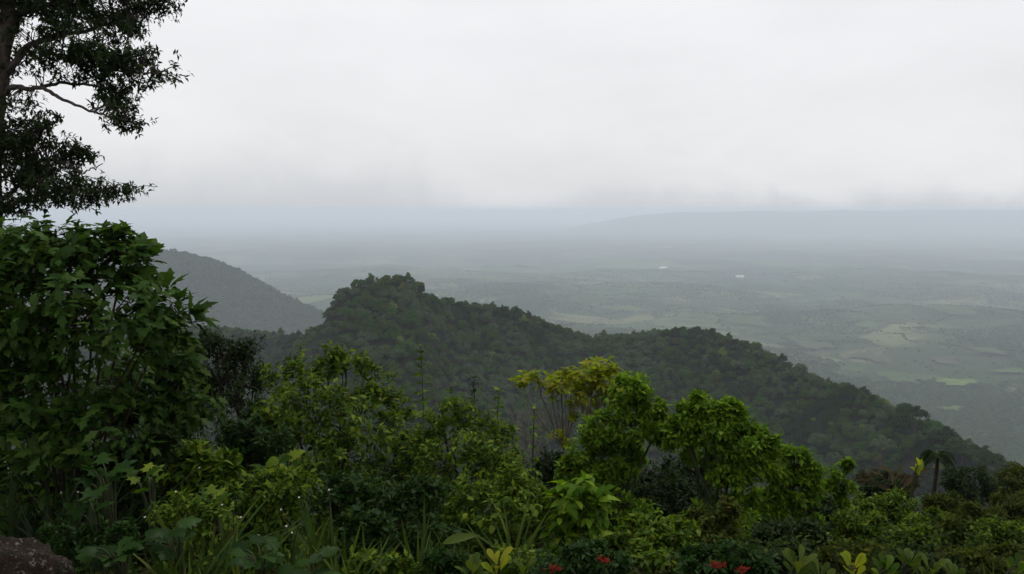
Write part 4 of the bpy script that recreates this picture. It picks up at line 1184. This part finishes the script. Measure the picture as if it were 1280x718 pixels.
def tall_leaf_plant(px, py, d, label, name, cat, n, lp, material, key, upright=0.5, droop=0.0, h_px=None, group=None, stalk=M_stem, lean=(0, 0, 1)):
    """leaves on long stalks from one crown at the ground"""
    r = np.random.default_rng(int(px * 7 + py))
    base = ground(px, d)
    root = empty(name, base, label, cat, group)
    st = Bag(); pos = []; 
    tgt = P(px, py, d)
    for k in range(n):
        a = k * 2.4 + r.uniform(-.4, .4)
        sp = lp * d / FPX * r.uniform(0.3, 1.0) * (1.2 - upright)
        e = tgt + np.array([math.cos(a) * sp, math.sin(a) * sp, r.uniform(-0.6, 0.4) * lp * d / FPX])
        v, f = tube(bez(base, np.array([base[0], base[1], e[2]]) * .6 + e * .4, e, 7), np.linspace(0.008, 0.004, 7) * d / 5, 5)
        link("stalk", mesh_of("stalk", v - base, f, stalk, True), root)
        pos.append((e, unit(np.array([math.cos(a), math.sin(a), upright * 2 - 0.4]) + np.array(lean) * 0.2)))
    pos_, L = np.array([p[0] for p in pos]), np.array([p[1] for p in pos])
    L = unit(L + np.array([0, 0, -droop]))
    N = unit(np.array([0, -0.45, 1.0]) + r.normal(0, .25, (n, 3)))
    leaf_objects(root, key, pos_, L, N, lp * d / FPX * r.uniform(0.75, 1.1, n), r, material)
    return root
tall_leaf_plant(1148, 585, 16, "plant with a few broad yellow leaves held upright beside the palm", "broad_leaf_plant", "plant", 5, 19, L_yel, 'oval', upright=1.3)
tall_leaf_plant(1122, 600, 18, "dry brown fern-like plant left of the upright yellow leaves", "dry_plant", "plant", 12, 26, L_brown, 'lance', upright=0.55, droop=0.2, stalk=M_brownstem)
LOB = "lobed-leaved plants in the lower left"
tall_leaf_plant(128, 590, 5.4, "plant with star-shaped lobed leaves in front of the dark stems of the flat-topped shrub", "lobed_plant", "plant", 10, 30, L_deep, 'star', group=LOB)
tall_leaf_plant(178, 600, 5.6, "lobed-leaved plant just right of the star-shaped leaves", "lobed_plant", "plant", 7, 24, L_mid, 'star', group=LOB)
tall_leaf_plant(112, 632, 5.0, "lobed-leaved plant between the boulder and the star-shaped leaves", "lobed_plant", "plant", 7, 26, L_deep, 'star', group=LOB)
tall_leaf_plant(215, 665, 4.5, "plant with the broadest dark green lobed leaves, lower left", "lobed_plant", "plant", 11, 27, L_deep, 'big', group=LOB, upright=0.35)
tall_leaf_plant(320, 695, 4.3, "broad dark green leaves overhanging the bottom edge, under the pair of pale blades", "lobed_plant", "plant", 12, 28, L_deep, 'big', group=LOB, upright=0.3)
tall_leaf_plant(385, 705, 4.2, "broad dark green leaves at the bottom edge, right of the pale blades", "lobed_plant", "plant", 9, 26, L_deep, 'big', group=LOB, upright=0.3)
tall_leaf_plant(140, 690, 4.2, "broad lobed leaves beside the boulder at the bottom edge", "lobed_plant", "plant", 14, 26, L_deep, 'big', group=LOB, upright=0.35)
tall_leaf_plant(265, 625, 5.6, "small lobed plant under the yellowish herbs", "lobed_plant", "plant", 7, 22, L_mid, 'star', group=LOB)
tall_leaf_plant(345, 580, 7.0, "bright leaved plant in the shade left of the several-topped bush", "lobed_plant", "plant", 8, 24, L_mid, 'big', group=LOB)
ROS = "rosettes of upright leaves along the bottom edge"
for (px, py, n, lp, mtl, label) in [
        (997, 712, 9, 30, L_rosette, "yellow-green rosette of narrow upright leaves, left end of the bottom row on the right"),
        (1026, 722, 7, 26, L_rosette, "low rosette between the left-end rosette and the broad yellow leaf"),
        (1066, 712, 5, 28, L_yel, "rosette with one broad yellow leaf curled upright"),
        (1108, 716, 11, 24, L_mid, "rosette of many narrow leaves in pairs, beside the bright central rosette"),
        (1137, 708, 9, 26, L_rosette, "brightest and tallest rosette in the middle of the bottom row on the right"),
        (1164, 720, 7, 24, L_rosette, "low rosette just right of the brightest one"),
        (1192, 716, 6, 26, L_rosette, "rosette with two broad upright leaves towards the right-hand corner"),
        (1270, 714, 6, 24, L_mid, "small rosette in the bottom right corner"),
        (622, 706, 6, 28, L_yel, "two broad yellow-green leaves standing upright at the bottom centre"),
        (590, 718, 7, 28, L_rosette, "narrow-leaved rosette left of the two upright yellow leaves"),
        (655, 716, 6, 24, L_rosette, "low rosette right of the two upright yellow leaves")]:
    tall_leaf_plant(px, py, 4.3, label, "rosette_plant", "plant", n + 3, lp * 0.82, mtl, 'obov', upright=0.95, group=ROS)

def grass_clump(px, pbase, d, n, lp, label, mtl=None, flowers=0, wide=1.0, upright=1.0, group="tufts of tall blades"):
    lp *= 0.72
    r = np.random.default_rng(int(px * 3 + n))
    base = ground(px, d)
    root = empty("grass_clump", base, label, "grass tuft", group)
    top = P(px, pbase, d)
    base_z = max(base[2], top[2] - 0.0)
    pos = np.stack([base[0] + r.normal(0, .06 * wide, n), base[1] + r.normal(0, .06, n), np.full(n, base[2] - 0.02)], -1)
    pos[:, 2] = z_near(pos[:, 0], pos[:, 1]) - 0.01
    L = unit(np.stack([r.normal(0, .28 * wide, n), r.normal(0, .25, n), np.full(n, upright)], -1))
    N = unit(np.stack([r.normal(0, .6, n) - L[:, 0], np.full(n, -1.0), np.full(n, 0.4)], -1))
    need = (top[2] - base[2]) + lp * d / FPX
    leaf_objects(root, 'blade', pos, L, N, need * r.uniform(0.65, 1.1, n), r, mtl or L_grass, "blade")
    for k in range(flowers):
        e = np.array([base[0] + r.normal(0, .22 * wide), base[1] + r.normal(0, .15), base[2] + need * r.uniform(0.8, 1.15)])
        v, f = tube(bez(base, base * .5 + e * .5 + [0, 0, .05], e, 6), 0.003, 4)
        s_ = link("flower_stalk", mesh_of("flower_stalk", v - base, f, M_stem, True), root)
        b = Bag(); q = np.tile(e, (7, 1))
        L2, N2 = whorl(q[:1], np.array([[0, -.5, 1.0]]), 7, 1.0, 0, r)
        leaves_bag(b, 'mini', q, L2, N2, np.full(7, 0.009), r)
        link("petals", b.mesh("petals", M_whitep, False, base), s_)
grass_clump(408, 672, 5.0, 22, 62, "tuft of tall green blades left of the low round-leaved bush's front", flowers=3)
grass_clump(513, 680, 5.0, 14, 62, "tuft of broad tall blades in front of the low round-leaved bush", flowers=0)
grass_clump(300, 690, 4.7, 5, 50, "few pale blades spreading in a V above the broad bottom leaves", L_rosette)
grass_clump(360, 690, 4.9, 16, 46, "short tuft of blades with a reddish dead stalk, left of the tall tuft", flowers=3)
grass_clump(450, 690, 4.8, 12, 40, "loose low blades between the two tall tufts")
grass_clump(30, 640, 6.0, 40, 70, "dark sedge under the flat-topped shrub with a few white flowers at the left edge", L_dark, flowers=3, wide=2.2)
grass_clump(88, 640, 5.9, 40, 66, "dark sedge with white flower dots, right of the left-edge sedge", L_dark, flowers=5, wide=2.2)
grass_clump(232, 655, 5.2, 14, 50, "thin pale grass among the reddish flowers of the lower left", flowers=4, wide=1.5)
grass_clump(280, 650, 5.4, 16, 46, "thin grass right of the reddish flowers, below the yellowish herbs", flowers=2, wide=1.5)
grass_clump(195, 690, 4.4, 14, 44, "green blades among the broad lobed leaves, nearest the boulder", L_grass)
grass_clump(255, 700, 4.3, 12, 40, "green blades between the two plants of broad lobed leaves", L_grass)
grass_clump(340, 700, 4.4, 12, 42, "green blades rising behind the broad leaves at the bottom edge", L_grass)
grass_clump(435, 700, 4.5, 12, 36, "short green blades at the bottom edge, right of the tall tuft", L_grass)
grass_clump(560, 690, 5.1, 9, 44, "blades right of the broad tall tuft, some slanting")
grass_clump(640, 655, 6.5, 10, 40, "thin blades in the low dense bush")
grass_clump(1240, 715, 5.0, 8, 24, "dry pale grass near the right-hand corner", L_rosette, wide=2)

# one long pale leaf lying aslant
rl = np.random.default_rng(3)
b0 = ground(556, 4.9)
t = empty("fallen_leaf", P(553, 676, 4.9), "single long pale leaf slanting up to the right, beside the broad tall tuft", "leaf")
leaf_objects(t, 'lance', np.array([P(553, 680, 4.9)]), np.array([P(598, 660, 4.9) - P(553, 680, 4.9)]), np.array([[0.2, -0.6, 0.8]]), np.array([0.23]), rl, L_rosette, "blade")

# boulder
def boulder():
    r = np.random.default_rng(12)
    c = P(4, 745, 3.5)
    c[2] = -1.66
    n, m_ = 48, 28
    th = np.linspace(0, 2 * np.pi, n, endpoint=False); ph = np.linspace(0.02, np.pi - 0.02, m_)
    T, Q = np.meshgrid(th, ph)
    dx, dy, dz = np.cos(T) * np.sin(Q), np.sin(T) * np.sin(Q), np.cos(Q)
    rad = 1 + 0.45 * (fbm(dx * 2.2 + 5, dy * 2.2 + dz * 3.1, 5, 3) - 0.5) + 0.20 * (fbm(dx * 9 + 5, dz * 9 + dy * 7, 6, 2) - 0.5)
    v = np.stack([dx * rad * 0.25, dy * rad * 0.30, dz * rad * 0.25], -1).reshape(-1, 3)
    i = np.arange(m_ - 1)[:, None] * n; j = np.arange(n)[None]; j2 = (j + 1) % n
    f = np.stack([i + j, i + n + j, i + n + j2, i + j2], -1).reshape(-1, 4)
    m, gg, out = mat("rough_rock")
    tcn = gg.n('ShaderNodeTexCoord')
    a = gg.noise(tcn.outputs['Object'], 9, 6, 0.7, 0.6)
    b = gg.noise(tcn.outputs['Object'], 38, 4, 0.7, 1.5)
    c1 = gg.ramp(a, [(0.3, (0.010, 0.007, 0.005)), (0.5, (0.022, 0.016, 0.012)), (0.62, (0.012, 0.015, 0.006)), (0.75, (0.042, 0.034, 0.028))])
    c2 = gg.mix(gg.m('MULTIPLY', gg.ss(b, 0.58, 0.64), 0.9), c1, (0.13, 0.115, 0.105, 1))
    pb = gg.n('ShaderNodeBsdfPrincipled'); gg.put(c2, pb.inputs['Base Color']); pb.inputs['Roughness'].default_value = 0.95; pb.inputs['Specular IOR Level'].default_value = 0.05
    bp = gg.n('ShaderNodeBump'); bp.inputs['Strength'].default_value = 0.9; bp.inputs['Distance'].default_value = 0.03
    gg.put(gg.m('ADD', a, gg.m('MULTIPLY', b, 0.5)), bp.inputs['Height']); gg.put(bp.outputs[0], pb.inputs['Normal'])
    gg.nt.links.new(pb.outputs[0], out.inputs[0])
    o = link("boulder", mesh_of("boulder", v, f, m, True), None, c)
    tag(o, "rough brown boulder streaked with grey in the bottom left corner", "rock")
boulder()

# ------------------------------------------------------------------ ground cover that nobody could count
r = np.random.default_rng(99)
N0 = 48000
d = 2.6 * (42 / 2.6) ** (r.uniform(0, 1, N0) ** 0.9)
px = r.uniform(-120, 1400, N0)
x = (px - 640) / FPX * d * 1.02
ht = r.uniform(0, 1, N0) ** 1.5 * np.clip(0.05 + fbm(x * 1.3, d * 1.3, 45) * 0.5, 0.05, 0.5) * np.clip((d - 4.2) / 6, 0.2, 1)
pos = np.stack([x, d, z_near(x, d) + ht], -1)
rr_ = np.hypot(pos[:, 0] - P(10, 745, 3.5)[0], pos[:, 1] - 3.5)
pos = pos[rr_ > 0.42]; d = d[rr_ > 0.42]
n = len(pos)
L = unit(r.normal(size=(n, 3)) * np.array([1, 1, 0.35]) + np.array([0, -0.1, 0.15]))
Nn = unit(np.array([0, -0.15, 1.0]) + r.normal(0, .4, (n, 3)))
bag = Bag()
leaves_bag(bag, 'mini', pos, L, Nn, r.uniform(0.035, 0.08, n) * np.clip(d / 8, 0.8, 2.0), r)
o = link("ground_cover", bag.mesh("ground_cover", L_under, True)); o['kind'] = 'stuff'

# ------------------------------------------------------------------ haze
HAZE = 0.000122
lo = PLAIN_LOW - 40
hb = (-42000, 42000, -42000, 42000, lo, 42)
v = [(a, b, c) for c in hb[4:] for b in hb[2:4] for a in hb[:2]]
m, gg, out = mat("haze_air")
pv_ = gg.n('ShaderNodeVolumePrincipled')
pv_.inputs['Color'].default_value = (0.82, 0.895, 1.0, 1)
pv_.inputs['Density'].default_value = HAZE
pv_.inputs['Anisotropy'].default_value = 0.2
gg.nt.links.new(pv_.outputs[0], out.inputs['Volume'])
o = link("haze", mesh_of("haze", v, np.array([(0, 2, 3, 1), (4, 5, 7, 6), (0, 1, 5, 4), (2, 6, 7, 3), (0, 4, 6, 2), (1, 3, 7, 5)]), m))
o['kind'] = 'stuff'
